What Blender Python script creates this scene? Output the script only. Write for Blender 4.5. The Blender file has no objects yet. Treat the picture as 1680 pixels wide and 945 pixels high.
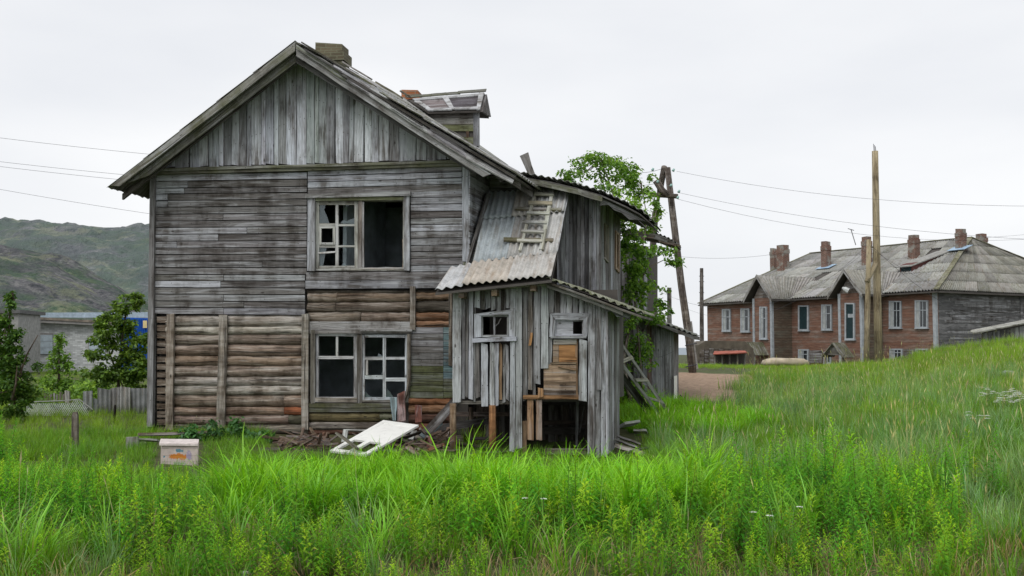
import bpy, math, random
import numpy as np
from mathutils import Vector as V, noise as mnoise
random.seed(11)
rng = np.random.default_rng(11)
sc = bpy.context.scene
R = math.radians

# ---------------------------------------------------------------- camera
FPX, CX, CY, EYE = 1633.3, 840.0, 472.5, 1.74
PITCH = math.atan(97.5 / FPX)
cam_d = bpy.data.cameras.new("camera"); cam = bpy.data.objects.new("camera", cam_d)
sc.collection.objects.link(cam)
cam_d.lens = 35.0; cam_d.sensor_width = 36.0; cam_d.clip_end = 30000
cam.location = (0, 0, EYE); cam.rotation_euler = (R(90) + PITCH, 0, 0)
sc.camera = cam

# ---------------------------------------------------------------- sky and light (overcast)
SUN_ELEV, SUN_AZ = R(52), R(-150)          # soft light from high up behind the camera, to its left
world = bpy.data.worlds.new("World"); sc.world = world; world.use_nodes = True
wn, wl = world.node_tree.nodes, world.node_tree.links
bg = wn["Background"]; bg.inputs[1].default_value = 0.1
sky = wn.new("ShaderNodeTexSky"); sky.sky_type = 'NISHITA'; sky.sun_disc = False
sky.sun_elevation = SUN_ELEV; sky.sun_rotation = R(210)
tc = wn.new("ShaderNodeTexCoord"); mp = wn.new("ShaderNodeMapping"); mp.inputs['Scale'].default_value = (1, 1, 3.2)
nz = wn.new("ShaderNodeTexNoise"); nz.inputs['Scale'].default_value = 1.9; nz.inputs['Detail'].default_value = 7; nz.inputs['Roughness'].default_value = .45
cr = wn.new("ShaderNodeValToRGB")
cr.color_ramp.elements[0].position = .33; cr.color_ramp.elements[0].color = (6.9, 7.08, 7.45, 1)
cr.color_ramp.elements[1].position = .64; cr.color_ramp.elements[1].color = (8.45, 8.5, 8.6, 1)
mx = wn.new("ShaderNodeMix"); mx.data_type = 'RGBA'; mx.inputs[0].default_value = .95
wl.new(tc.outputs['Generated'], mp.inputs[0]); wl.new(mp.outputs[0], nz.inputs['Vector']); wl.new(nz.outputs[0], cr.inputs[0])
wl.new(sky.outputs[0], mx.inputs[6]); wl.new(cr.outputs[0], mx.inputs[7]); wl.new(mx.outputs[2], bg.inputs[0])
sun_d = bpy.data.lights.new("sun", 'SUN'); sun_d.energy = 1.5; sun_d.angle = R(40); sun_d.color = (1, .97, .93)
sun = bpy.data.objects.new("sun", sun_d); sc.collection.objects.link(sun)
sdir = V((math.cos(SUN_ELEV) * math.sin(SUN_AZ), math.cos(SUN_ELEV) * math.cos(SUN_AZ), math.sin(SUN_ELEV)))
sun.rotation_euler = sdir.to_track_quat('Z', 'Y').to_euler()
sc.view_settings.view_transform = 'Standard'; sc.view_settings.look = 'None'
sc.view_settings.exposure = 0.24; sc.view_settings.gamma = 1.0
sc.cycles.max_bounces = 8; sc.cycles.diffuse_bounces = 5; sc.cycles.transparent_max_bounces = 6

# ---------------------------------------------------------------- geometry helpers
def ray(px, py):
    x, y = (px - CX) / FPX, -(py - CY) / FPX
    c, s = math.cos(PITCH), math.sin(PITCH)
    return V((x, c - y * s, s + y * c))
EYEV = V((0, 0, EYE))
def at(px, py, d):                       # the place seen at a pixel at distance d ahead
    r = ray(px, py); return EYEV + r * (d / r.y)
class Wall:                              # an upright plane through p along direction a
    def __init__(s, p, a):
        s.p = V((p.x, p.y, 0)); s.a = V((a.x, a.y, 0)).normalized()
        n = V((s.a.y, -s.a.x, 0))
        if n.dot(s.p - V((0, 0, 0))) > 0: n = -n
        s.n = n
    def out(s, d):
        w = Wall(s.p + s.n * d, s.a); w.n = s.n; return w
    def hit(s, px, py):
        r = ray(px, py); t = (s.p - EYEV).dot(s.n) / r.dot(s.n); return EYEV + r * t
U = V((math.cos(R(9)), -math.sin(R(9)), 0)); D = V((math.sin(R(14)), math.cos(R(14)), 0)); Z = V((0, 0, 1)); ND = V((math.cos(R(14)), -math.sin(R(14)), 0))

class MB:
    def __init__(s): s.v = []; s.f = []; s.uv = []; s.col = []
    def quad(s, pts, uvs=None):
        b = len(s.v); s.v += [V(p) for p in pts]; s.f.append(tuple(range(b, b + len(pts))))
        s.uv += uvs or [(0, 0)] * len(pts)
    def board(s, a, b, c, d, thick, n, nseg=3, jit=.004, bow=0.0, rag=0.0):
        """a->b and d->c run along the board; n points outward; (a,b,c,d) is the outer face"""
        L = (b - a).length; w = (d - a).length; o = (random.uniform(0, 40), random.uniform(0, 40))
        base = len(s.v); n = n.normalized(); ax = (b - a).normalized()
        for i in range(nseg + 1):
            t = i / nseg
            p = a.lerp(b, t); q = d.lerp(c, t)
            off = n * (bow * 4 * t * (1 - t) + random.uniform(-jit, jit) * .5)
            j1, j2 = random.uniform(-jit, jit), random.uniform(-jit, jit)
            r1 = r2 = V((0, 0, 0))
            if rag and i in (0, nseg):
                r1 = ax * random.uniform(-rag, rag); r2 = ax * random.uniform(-rag, rag)
            wd = (q - p).normalized()
            s.v += [p + off + wd * j1 + r1, q + off + wd * j2 + r2, q + off + wd * j2 + r2 - n * thick, p + off + wd * j1 + r1 - n * thick]
        vv = [0, w, w + thick, 2 * w + thick, 2 * w + 2 * thick]
        for i in range(nseg):
            u0, u1 = o[0] + L * i / nseg, o[0] + L * (i + 1) / nseg
            for k in range(4):
                k2 = (k + 1) % 4
                s.f.append((base + i * 4 + k, base + i * 4 + 4 + k, base + i * 4 + 4 + k2, base + i * 4 + k2))
                s.uv += [(u0, o[1] + vv[k]), (u1, o[1] + vv[k]), (u1, o[1] + vv[k + 1]), (u0, o[1] + vv[k + 1])]
        e = base + nseg * 4
        s.f.append((base, base + 1, base + 2, base + 3)); s.uv += [(o[0], o[1]), (o[0], o[1] + w), (o[0] + thick, o[1] + w), (o[0] + thick, o[1])]
        s.f.append((e + 3, e + 2, e + 1, e)); s.uv += [(o[0], o[1]), (o[0], o[1] + w), (o[0] + thick, o[1] + w), (o[0] + thick, o[1])]
    def tube(s, pts, rad, sides=7, cap=True, jit=0.0):
        base = len(s.v); o = (random.uniform(0, 40), random.uniform(0, 40)); u = 0
        N = len(pts); us = []
        for i, p in enumerate(pts):
            p = V(p)
            t = (V(pts[min(i + 1, N - 1)]) - V(pts[max(i - 1, 0)])).normalized()
            x = t.orthogonal().normalized() if abs(t.z) < .9 else V((1, 0, 0)); x = (x - t * x.dot(t)).normalized(); y = t.cross(x)
            r = rad[i] if hasattr(rad, '__len__') else rad
            if i: u += (p - V(pts[i - 1])).length
            us.append(u)
            for k in range(sides):
                a = 2 * math.pi * k / sides; rr = r * (1 + random.uniform(-jit, jit))
                s.v.append(p + (x * math.cos(a) + y * math.sin(a)) * rr)
        r0 = rad[0] if hasattr(rad, '__len__') else rad
        for i in range(N - 1):
            for k in range(sides):
                k2 = (k + 1) % sides
                s.f.append((base + i * sides + k, base + i * sides + k2, base + (i + 1) * sides + k2, base + (i + 1) * sides + k))
                v0, v1 = o[1] + 6.28 * r0 * k / sides, o[1] + 6.28 * r0 * (k + 1) / sides
                s.uv += [(o[0] + us[i], v0), (o[0] + us[i], v1), (o[0] + us[i + 1], v1), (o[0] + us[i + 1], v0)]
        if cap:
            s.f.append(tuple(base + k for k in reversed(range(sides)))); s.uv += [(o[0] + k * .01, o[1]) for k in range(sides)]
            e = base + (N - 1) * sides
            s.f.append(tuple(e + k for k in range(sides))); s.uv += [(o[0] + k * .01, o[1]) for k in range(sides)]
    def box(s, lo, hi):
        x0, y0, z0 = lo; x1, y1, z1 = hi
        a, b, c, d = V((x0, y0, z0)), V((x1, y0, z0)), V((x1, y0, z1)), V((x0, y0, z1))
        s.board(a, b, c, d, y1 - y0, V((0, -1, 0)), 1, 0)
    def prism(s, pts, ext):                # polygon pts extruded by vector ext
        b = len(s.v); n = len(pts); o = random.uniform(0, 30)
        s.v += [V(p) for p in pts] + [V(p) + ext for p in pts]
        e1 = (V(pts[1]) - V(pts[0])).normalized(); nn = ext.normalized(); e2 = nn.cross(e1)
        pu = [((V(p) - V(pts[0])).dot(e1) + o, (V(p) - V(pts[0])).dot(e2) + o) for p in pts]
        s.f.append(tuple(range(b, b + n))); s.uv += pu
        s.f.append(tuple(b + n + i for i in reversed(range(n)))); s.uv += list(reversed(pu))
        for i in range(n):
            j = (i + 1) % n
            s.f.append((b + i, b + n + i, b + n + j, b + j)); L = (V(pts[j]) - V(pts[i])).length
            s.uv += [(o, o), (o, o + ext.length), (o + L, o + ext.length), (o + L, o)]
    def make(s, name, mat, root=None, parent=None, color=None, smooth=False, loc=None):
        base = V(root.location) if root is not None else (V(loc) if loc is not None else V((0, 0, 0)))
        me = bpy.data.meshes.new(name)
        me.from_pydata([tuple(v - base) for v in s.v], [], s.f)
        uvl = me.uv_layers.new(name="UVMap")
        flat = np.array(s.uv, dtype=np.float32).ravel()
        if len(flat) == len(me.loops) * 2: uvl.data.foreach_set('uv', flat)
        if s.col:
            ca = me.color_attributes.new("tint", 'FLOAT_COLOR', 'POINT')
            ca.data.foreach_set('color', np.array(s.col, dtype=np.float32).ravel())
        if smooth: me.polygons.foreach_set('use_smooth', [True] * len(me.polygons))
        me.materials.append(mat)
        o = bpy.data.objects.new(name, me); sc.collection.objects.link(o)
        if root is not None: o.parent = parent or root
        elif loc is not None: o.location = base
        if color is not None: o.color = tuple(color) if len(color) == 4 else (*color, .5)
        return o
def tag(o, label=None, cat=None, group=None, kind=None):
    if label: o['label'] = label
    if cat: o['category'] = cat
    if group: o['group'] = group
    if kind: o['kind'] = kind
    return o
def thing(name, label, cat, loc, group=None):
    o = bpy.data.objects.new(name, None); sc.collection.objects.link(o); o.location = loc
    o.empty_display_size = .3
    bpy.context.view_layer.update()
    return tag(o, label, cat, group)
def vary(c, k=.12, a=None):
    f = 1 + random.uniform(-k, k)
    al = (c[3] if len(c) > 3 else .5) if a is None else a
    return (c[0] * f, c[1] * f * (1 + random.uniform(-.02, .02)), c[2] * f * (1 + random.uniform(-.03, .03)), al)
def pb(w, px4, thick, name, root, mat, color, parent=None, off=0.0, **k):
    """board whose outer face fills four photo pixels on wall plane w (set off metres proud)"""
    ww = w.out(off); p = [ww.hit(*q) for q in px4]
    m = MB(); m.board(*p, thick, w.n, **k)
    return m.make(name, mat, root, parent, color)
def rect(x0, y0, x1, y1): return [(x0, y1), (x1, y1), (x1, y0), (x0, y0)]
def vrect(x0, y0, x1, y1, dx=0): return [(x0, y1), (x0 + dx, y0), (x1 + dx, y0), (x1, y1)]

# ---------------------------------------------------------------- materials
class NT:
    def __init__(s, name):
        s.m = bpy.data.materials.new(name); s.m.use_nodes = True
        s.n = s.m.node_tree.nodes; s.l = s.m.node_tree.links; s.b = s.n["Principled BSDF"]
        s.b.inputs['Roughness'].default_value = .85
        s.b.inputs['Specular IOR Level'].default_value = .25
    def new(s, t, **kw):
        n = s.n.new(t)
        for k, v in kw.items(): setattr(n, k, v)
        return n
    def noise(s, vec, scale, detail=4, rough=.55, dist=0):
        n = s.new("ShaderNodeTexNoise"); n.inputs['Scale'].default_value = scale; n.inputs['Detail'].default_value = detail
        n.inputs['Roughness'].default_value = rough; n.inputs['Distortion'].default_value = dist
        s.l.new(vec, n.inputs['Vector']); return n.outputs[0]
    def map(s, vec, sc_):
        m = s.new("ShaderNodeMapping"); m.inputs['Scale'].default_value = sc_; s.l.new(vec, m.inputs[0]); return m.outputs[0]
    def ramp(s, fac, stops):
        r = s.new("ShaderNodeValToRGB"); e = r.color_ramp.elements
        while len(e) < len(stops): e.new(.5)
        for i, (p, c) in enumerate(stops):
            e[i].position = p; e[i].color = (c, c, c, 1) if not hasattr(c, '__len__') else (*c, 1)
        s.l.new(fac, r.inputs[0]); return r.outputs[0]
    def mix(s, f, a, b, mode='MIX'):
        m = s.new("ShaderNodeMix"); m.data_type = 'RGBA'; m.blend_type = mode
        for i, x in ((0, f), (6, a), (7, b)):
            if isinstance(x, (int, float)): m.inputs[i].default_value = x
            elif isinstance(x, tuple): m.inputs[i].default_value = (*x, 1)
            else: s.l.new(x, m.inputs[i])
        return m.outputs[2]
    def math(s, op, a, b=0.0):
        m = s.new("ShaderNodeMath", operation=op)
        for i, x in ((0, a), (1, b)):
            if isinstance(x, (int, float)): m.inputs[i].default_value = x
            else: s.l.new(x, m.inputs[i])
        return m.outputs[0]
    def bump(s, h, strength=.4, dist=.02):
        b = s.new("ShaderNodeBump"); b.inputs['Strength'].default_value = strength; b.inputs['Distance'].default_value = dist
        s.l.new(h, b.inputs['Height']); s.l.new(b.outputs[0], s.b.inputs['Normal'])
    def col(s, c): s.l.new(c, s.b.inputs['Base Color'])

def make_wood(name, pale=(.47, .485, .51), moss=0.0, log=False):
    t = NT(name); uv = t.new("ShaderNodeTexCoord").outputs['UV']; pos = t.new("ShaderNodeNewGeometry").outputs['Position']
    oi = t.new("ShaderNodeObjectInfo")
    g = t.noise(t.map(uv, (1.1, 34 if not log else 22, 1)), 1, 6, .62, 1.3 if log else .3)                 # grain
    g2 = t.noise(t.map(uv, (5, 150, 1)), 1, 3, .6)
    w = t.noise(t.map(uv, (.55, 7, 1)), 1, 5, .65, 1.6 if log else .7)                    # broad streaks along the board
    base = t.mix(1.0, oi.outputs['Color'], t.ramp(g, [(.25, .55), (.5, .98), (.74, 1.28)]), 'MULTIPLY')
    base = t.mix(1.0, base, t.ramp(g2, [(.3, .62), (.7, 1.3)]), 'MULTIPLY')
    pf = t.math('MULTIPLY', t.ramp(w, [(.49, 0.0), (.60, 1.0)]), oi.outputs['Alpha'])
    base = t.mix(pf, base, t.mix(1.0, pale, t.ramp(g, [(.25, .65), (.7, 1.15)]), 'MULTIPLY'))
    # rain and rot stains with shapes of their own
    st = t.noise(t.map(pos, (2.3, 2.3, 1.1)), 1.0, 5, .62)
    st2 = t.noise(t.map(uv, (1.4, 16, 1)), 1, 3, .6)
    sf = t.math('MULTIPLY', t.ramp(st, [(.49 if log else .47, 0.0), (.63 if log else .62, 1.0)]), t.ramp(st2, [(.34, 0.0), (.58, .92)]))
    dk = t.ramp(t.noise(t.map(uv, (.45, 6, 1)), 1, 5, .65, .7), [(.52, 0.0), (.64, .8)]); base = t.mix(dk, base, t.mix(1.0, base, (.42, .38, .35), 'MULTIPLY'))
    sc2 = t.new('ShaderNodeSeparateXYZ'); t.l.new(uv, sc2.inputs[0]); nv = t.math('PINGPONG', sc2.outputs[0], .42); nw = t.math('PINGPONG', sc2.outputs[1], .045)
    nail = t.math('MULTIPLY', t.ramp(nv, [(.006, 1.0), (.011, 0.0)]), t.ramp(nw, [(.006, 1.0), (.010, 0.0)])); base = t.mix(t.math('MULTIPLY', nail, .0 if log else .8), base, (.03, .018, .012))
    base = t.mix(sf, base, t.mix(1.0, base, (.27, .235, .20), 'MULTIPLY'))
    # knots
    vor = t.new("ShaderNodeTexVoronoi"); vor.inputs['Scale'].default_value = 1; t.l.new(t.map(uv, (2.6, 5.5, 1)), vor.inputs['Vector'])
    kn = t.ramp(vor.outputs['Distance'], [(.045, 1.0), (.12, 0.0)])
    kn = t.math('MULTIPLY', kn, t.ramp(vor.outputs['Color'], [(.42, 0.0), (.46, .85)]))
    base = t.mix(kn, base, (.035, .028, .022))
    # thin cracks
    ck = t.ramp(t.noise(t.map(uv, (.7, 42 if not log else 26, 1)), 1, 3, .5, 1.4 if log else .35), [(.35 if log else .32, 1.0), (.40 if log else .37, 0.0)])
    base = t.mix(t.math('MULTIPLY', ck, .75), base, (.02, .018, .016))
    if log:
        gap_ = t.ramp(t.noise(t.map(pos, (1.1, 1.1, 5)), 1.3, 6, .7), [(.40, .0), (.60, 1.0)]); base = t.mix(gap_, base, t.mix(1.0, base, (.60, .55, .50), 'MULTIPLY'))
    if moss:
        mf = t.ramp(t.noise(pos, 2.1, 5, .65), [(.42, 0.0), (.60, moss)])
        base = t.mix(mf, base, t.ramp(t.noise(pos, 19, 3), [(.3, (.045, .055, .018)), (.7, (.13, .14, .05))]))
    t.col(base); t.b.inputs['Roughness'].default_value = .82
    t.bump(t.math('SUBTRACT', t.math('ADD', g, t.math('MULTIPLY', g2, .4)), t.math('ADD', ck, kn)), .8, .008 if not log else .03)
    return t.m
WOOD = make_wood("weathered_wood")
MOSSY = make_wood("mossy_wood", moss=.5)
LOGM = make_wood("log_wood", pale=(.50, .46, .41), log=True)
FRAMEM = make_wood("old_painted_frame_wood", pale=(.55, .57, .58))

def make_plain(name, c, rough=.85, nscale=6, k=.3, bump=0, spec=.25):
    t = NT(name); tcn = t.new("ShaderNodeTexCoord"); pos = t.new("ShaderNodeNewGeometry").outputs['Position']
    n = t.noise(pos, nscale, 5, .6)
    t.col(t.mix(1.0, c, t.ramp(n, [(.25, 1 - k), (.75, 1 + k)]), 'MULTIPLY'))
    t.b.inputs['Roughness'].default_value = rough; t.b.inputs['Specular IOR Level'].default_value = spec
    if bump: t.bump(n, bump, .02)
    return t.m
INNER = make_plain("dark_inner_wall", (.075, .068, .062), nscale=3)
PLASTER = make_plain("stained_plaster", (.36, .43, .46), nscale=2, k=.5)
METAL = make_plain("galvanised_wire", (.12, .12, .13), .5)
WIRE = make_plain("dark_cable", (.07, .07, .08), .6)
CERAMIC = make_plain("insulator_glass", (.25, .42, .38), .2, spec=.6)
CONCRETE = make_plain("old_concrete", (.27, .26, .25), nscale=8, k=.35, bump=.4)
WHITEP = None
def make_white():
    t = NT("chipped_white_paint"); pos = t.new("ShaderNodeNewGeometry").outputs['Position']
    n = t.noise(pos, 9, 5, .65); dirt = t.ramp(n, [(.30, .85), (.5, 1.0)])
    c = t.mix(1.0, (.80, .80, .77), dirt, 'MULTIPLY')
    chip = t.ramp(t.noise(pos, 26, 4, .6), [(.80, 0.0), (.83, 1.0)])
    t.col(t.mix(chip, c, (.22, .18, .14))); t.b.inputs['Roughness'].default_value = .45; t.bump(n, .12, .01)
    return t.m
WHITEP = make_white()
def make_asbestos():
    t = NT("asbestos_cement_sheet"); pos = t.new("ShaderNodeNewGeometry").outputs['Position']; oi = t.new("ShaderNodeObjectInfo")
    uv = t.new("ShaderNodeTexCoord").outputs['UV']
    n = t.noise(pos, 3.2, 6, .65); f = t.noise(pos, 30, 3, .6)
    c = t.mix(1.0, oi.outputs['Color'], t.ramp(n, [(.25, .62), (.5, 1.0), (.75, 1.15)]), 'MULTIPLY')
    c = t.mix(1.0, c, t.ramp(f, [(.3, .85), (.7, 1.1)]), 'MULTIPLY')
    st = t.ramp(t.noise(t.map(uv, (9, .9, 1)), 1, 5, .6, .4), [(.52, 0.0), (.68, .7)])
    c = t.mix(st, c, t.mix(1.0, c, (.62, .50, .40), 'MULTIPLY'))
    dk = t.ramp(t.noise(pos, 5.5, 5, .7), [(.60, 0.0), (.74, .8)])
    c = t.mix(dk, c, (.10, .10, .085))
    mo = t.math('MULTIPLY', t.ramp(t.noise(pos, 7, 4, .6), [(.48, 0.0), (.62, 1.0)]), t.math('SUBTRACT', 1.0, oi.outputs['Alpha']))
    c = t.mix(mo, c, (.10, .11, .04))
    t.col(c); t.b.inputs['Roughness'].default_value = .8; t.bump(f, .25, .01)
    return t.m
SHEET = make_asbestos()
def make_brick(name, brick, mortar, scale=1.0, w=.26, h=.078, rough_mix=.35, k=.3):
    t = NT(name); uv = t.new("ShaderNodeTexCoord").outputs['UV']; pos = t.new("ShaderNodeNewGeometry").outputs['Position']
    b = t.new("ShaderNodeTexBrick"); b.inputs['Scale'].default_value = scale; b.inputs['Brick Width'].default_value = w; b.inputs['Row Height'].default_value = h
    b.inputs['Mortar Size'].default_value = .010; b.inputs['Mortar Smooth'].default_value = .3
    b.inputs['Color1'].default_value = (*brick, 1); b.inputs['Color2'].default_value = (*(x * .6 for x in brick), 1); b.inputs['Mortar'].default_value = (*mortar, 1)
    t.l.new(uv, b.inputs['Vector'])
    n = t.noise(pos, 2.2, 6, .65)
    c = t.mix(1.0, b.outputs['Color'], t.ramp(n, [(.25, 1 - k), (.75, 1 + k)]), 'MULTIPLY')
    pl = t.ramp(t.noise(pos, 1.7, 5, .7), [(.52, 0.0), (.58, rough_mix)])
    c = t.mix(pl, c, t.mix(1.0, mortar, t.ramp(n, [(.3, .7), (.7, 1.1)]), 'MULTIPLY'))
    t.col(c); t.bump(b.outputs['Fac'], -.4 if False else .3, .01)
    return t.m
BRICKC = make_brick("chimney_brick", (.17, .07, .045), (.27, .26, .23), rough_mix=.95)
BRICKO = make_brick("orange_chimney_brick", (.38, .14, .06), (.25, .2, .15), rough_mix=.2)
BRICKG = make_brick("sooty_mossy_chimney_brick", (.13, .11, .07), (.15, .15, .10), rough_mix=.6)
BRICKW = make_brick("pale_brick_wall", (.66, .68, .68), (.40, .41, .42), w=.27, h=.10, rough_mix=.05, k=.12)
def make_glass():
    t = NT("dusty_window_glass"); t.n.remove(t.b)
    g = t.new("ShaderNodeBsdfGlossy"); g.inputs['Roughness'].default_value = .08; g.inputs['Color'].default_value = (.8, .85, .88, 1)
    tr = t.new("ShaderNodeBsdfTransparent"); tr.inputs[0].default_value = (.75, .8, .8, 1)
    df = t.new("ShaderNodeBsdfDiffuse"); df.inputs[0].default_value = (.20, .24, .26, 1)
    m1 = t.new("ShaderNodeMixShader"); m1.inputs[0].default_value = .07; m2 = t.new("ShaderNodeMixShader"); m2.inputs[0].default_value = .22
    t.l.new(tr.outputs[0], m1.inputs[1]); t.l.new(g.outputs[0], m1.inputs[2]); t.l.new(m1.outputs[0], m2.inputs[1]); t.l.new(df.outputs[0], m2.inputs[2])
    t.l.new(m2.outputs[0], t.n["Material Output"].inputs[0]); return t.m
GLASS = make_glass()
def make_leaf(name, trans=.35, k=.28):
    t = NT(name); t.n.remove(t.b)
    a = t.new("ShaderNodeVertexColor"); a.layer_name = "tint"; oi = t.new("ShaderNodeObjectInfo")
    pos = t.new("ShaderNodeNewGeometry").outputs['Position']
    c = t.mix(1.0, a.outputs[0], t.ramp(oi.outputs['Random'], [(0, 1 - k), (1, 1 + k)]), 'MULTIPLY')
    c = t.mix(1.0, c, t.ramp(t.noise(pos, .55, 4, .65), [(.32, (.98, .98, 1.1)), (.68, (1.42, 1.20, 1.0))]), 'MULTIPLY')
    df = t.new("ShaderNodeBsdfDiffuse"); tr = t.new("ShaderNodeBsdfTranslucent"); gl = t.new("ShaderNodeBsdfGlossy")
    gl.inputs['Roughness'].default_value = .45; gl.inputs[0].default_value = (.9, 1, .95, 1)
    t.l.new(c, df.inputs[0]); t.l.new(t.mix(1.0, c, (1.15, 1.08, .6), 'MULTIPLY'), tr.inputs[0])
    m = t.new("ShaderNodeMixShader"); m.inputs[0].default_value = trans; m2 = t.new("ShaderNodeMixShader"); m2.inputs[0].default_value = .025
    t.l.new(df.outputs[0], m.inputs[1]); t.l.new(tr.outputs[0], m.inputs[2]); t.l.new(m.outputs[0], m2.inputs[1]); t.l.new(gl.outputs[0], m2.inputs[2])
    t.l.new(m2.outputs[0], t.n["Material Output"].inputs[0]); return t.m
LEAF = make_leaf("leaf_green"); GRASSM = make_leaf("grass_blade", .42)

# ---------------------------------------------------------------- terrain
_ctrl = []
def gp(px, py, d): p = at(px, py, d); _ctrl.append((p.x, p.y, p.z))
for x, y in ((-12, 0), (0, 0), (12, 0), (-4, 7), (4, 7), (0, 11), (-30, 5), (30, 5), (-4, 14), (-6, 19), (-3, 20), (-7, 24), (-2, 26), (-12, 12), (-20, 20)):
    _ctrl.append((x, y, 0.0))
_ctrl += [(0, 17.4, -.18), (1.6, 17.4, -.20), (2.2, 18, -.15), (2.6, 20.5, .02), (3, 22.5, .12), (-16, 34, .2), (-30, 60, .4), (0, 32, .35), (2, 40, .75), (-60, 60, .4), (-10, 60, .6)]
gp(1090, 668, 24); gp(1140, 660, 25.3); gp(1140, 607, 36); gp(1150, 600, 52); gp(1300, 602, 50); gp(1420, 602, 44); gp(1540, 577, 45); gp(1620, 566, 44); gp(1700, 556, 43)
gp(1680, 622, 27); gp(1680, 700, 17); gp(1680, 800, 11.8); gp(1300, 650, 26); gp(1500, 645, 25); gp(1300, 612, 34); gp(1450, 607, 33); gp(1560, 600, 32); gp(1660, 585, 33)
gp(1250, 720, 18.2); gp(1450, 700, 18); gp(1180, 625, 31); gp(1800, 560, 43); gp(2200, 560, 43); gp(1800, 700, 17)
_ctrl += [(12, 62, .55), (20, 56, .6), (30, 60, 1.6), (45, 60, 2.0), (20, 85, 1.0), (0, 90, .6), (50, 90, 1.5), (-30, 90, .5), (80, 50, 2.2), (-80, 20, .2)]
_C = np.array(_ctrl); _P = _C[:, :2] * np.array([1, .75])
def _k(r): return np.sqrt(r * r + 1.0)
_A = np.linalg.norm(_P[:, None] - _P[None], axis=2); _n = len(_P)
_M = np.zeros((_n + 1, _n + 1)); _M[:_n, :_n] = _k(_A) + np.eye(_n) * -.05; _M[:_n, _n] = 1; _M[_n, :_n] = 1
_Wt = np.linalg.solve(_M, np.append(_C[:, 2], 0))
def ground_np(x, y):
    x = np.asarray(x, float); y = np.asarray(y, float); xc = np.clip(x, -90, 90); yc = np.clip(y, -15, 100)
    q = np.stack([xc, yc * .75], -1); r = np.linalg.norm(q[..., None, :] - _P, axis=-1)
    z = _k(r) @ _Wt[:_n] + _Wt[_n]
    z = z + .025 * np.sin(x * 1.7 + y * .6) * np.sin(y * 1.3 - x * .4) + .012 * np.sin(x * 4.1 + 1) * np.sin(y * 3.7)
    far = np.clip((np.hypot(x, y) - 110) / 200, 0, 1)
    return z * (1 - far) + far * -6.0
def gz(x, y): return float(ground_np(np.array([x]), np.array([y]))[0])

def make_ground():
    ys = np.concatenate([np.arange(-30, 6, 3), np.arange(6, 40, .4), np.arange(40, 100, 1.5), np.geomspace(100, 900, 22)])
    xs = np.concatenate([-np.geomspace(900, 62, 16), np.arange(-60, -14, 2), np.arange(-14, 20, .4), np.arange(20, 62, 1.5), np.geomspace(62, 900, 16)])
    X, Y = np.meshgrid(xs, ys); Zv = ground_np(X, Y)
    nx, ny = len(xs), len(ys); me = bpy.data.meshes.new("ground")
    vs = np.stack([X.ravel(), Y.ravel(), Zv.ravel()], -1)
    fs = [(j * nx + i, j * nx + i + 1, (j + 1) * nx + i + 1, (j + 1) * nx + i) for j in range(ny - 1) for i in range(nx - 1)]
    me.from_pydata(vs.tolist(), [], fs); me.polygons.foreach_set('use_smooth', [True] * len(me.polygons))
    o = bpy.data.objects.new("ground", me); sc.collection.objects.link(o)
    t = NT("soil_and_turf"); pos = t.new("ShaderNodeNewGeometry").outputs['Position']
    n1 = t.noise(pos, .35, 5, .6); n2 = t.noise(pos, 6, 5, .65)
    soil = t.ramp(n2, [(.3, (.035, .028, .018)), (.7, (.10, .075, .045))])
    green = t.ramp(n2, [(.3, (.035, .055, .015)), (.7, (.09, .12, .03))])
    c = t.mix(t.ramp(n1, [(.4, .35), (.6, .85)]), soil, green)
    # the trodden bare bank: a patch with a shape of its own
    sep = t.new("ShaderNodeSeparateXYZ"); t.l.new(pos, sep.inputs[0])
    pc = at(1140, 632, 30)
    dx = t.math('DIVIDE', t.math('SUBTRACT', sep.outputs[0], pc.x + .3), 3.2); dy = t.math('DIVIDE', t.math('SUBTRACT', sep.outputs[1], pc.y), 7.0)
    rr = t.math('ADD', t.math('ADD', t.math('MULTIPLY', dx, dx), t.math('MULTIPLY', dy, dy)), t.math('MULTIPLY', n1, .8))
    bare = t.ramp(rr, [(.9, 1.0), (1.5, 0.0)])
    sand = t.ramp(n2, [(.3, (.20, .135, .09)), (.7, (.40, .285, .20))])
    c = t.mix(bare, c, sand)
    pth = t.ramp(t.math('ADD', sep.outputs[1], t.math('MULTIPLY', n2, .6)), [(0, 1.0), (1, 0.0)])
    t.col(c); t.bump(n2, .6, .05); me.materials.append(t.m)
    tag(o, "green and brown uneven meadow ground", "ground", kind='structure')
make_ground()
def make_sea():
    m = MB(); m.quad([(-12000, 300, -4.0), (12000, 300, -4.0), (12000, 16000, -4.0), (-12000, 16000, -4.0)])
    t = NT("sea_water"); t.b.inputs['Base Color'].default_value = (.10, .15, .19, 1); t.b.inputs['Roughness'].default_value = .35
    pos = t.new("ShaderNodeNewGeometry").outputs['Position']; t.bump(t.noise(pos, .05, 4), .3, 1)
    tag(m.make("sea", t.m), "grey blue sea on the horizon", "water", kind='structure')
make_sea()

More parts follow.
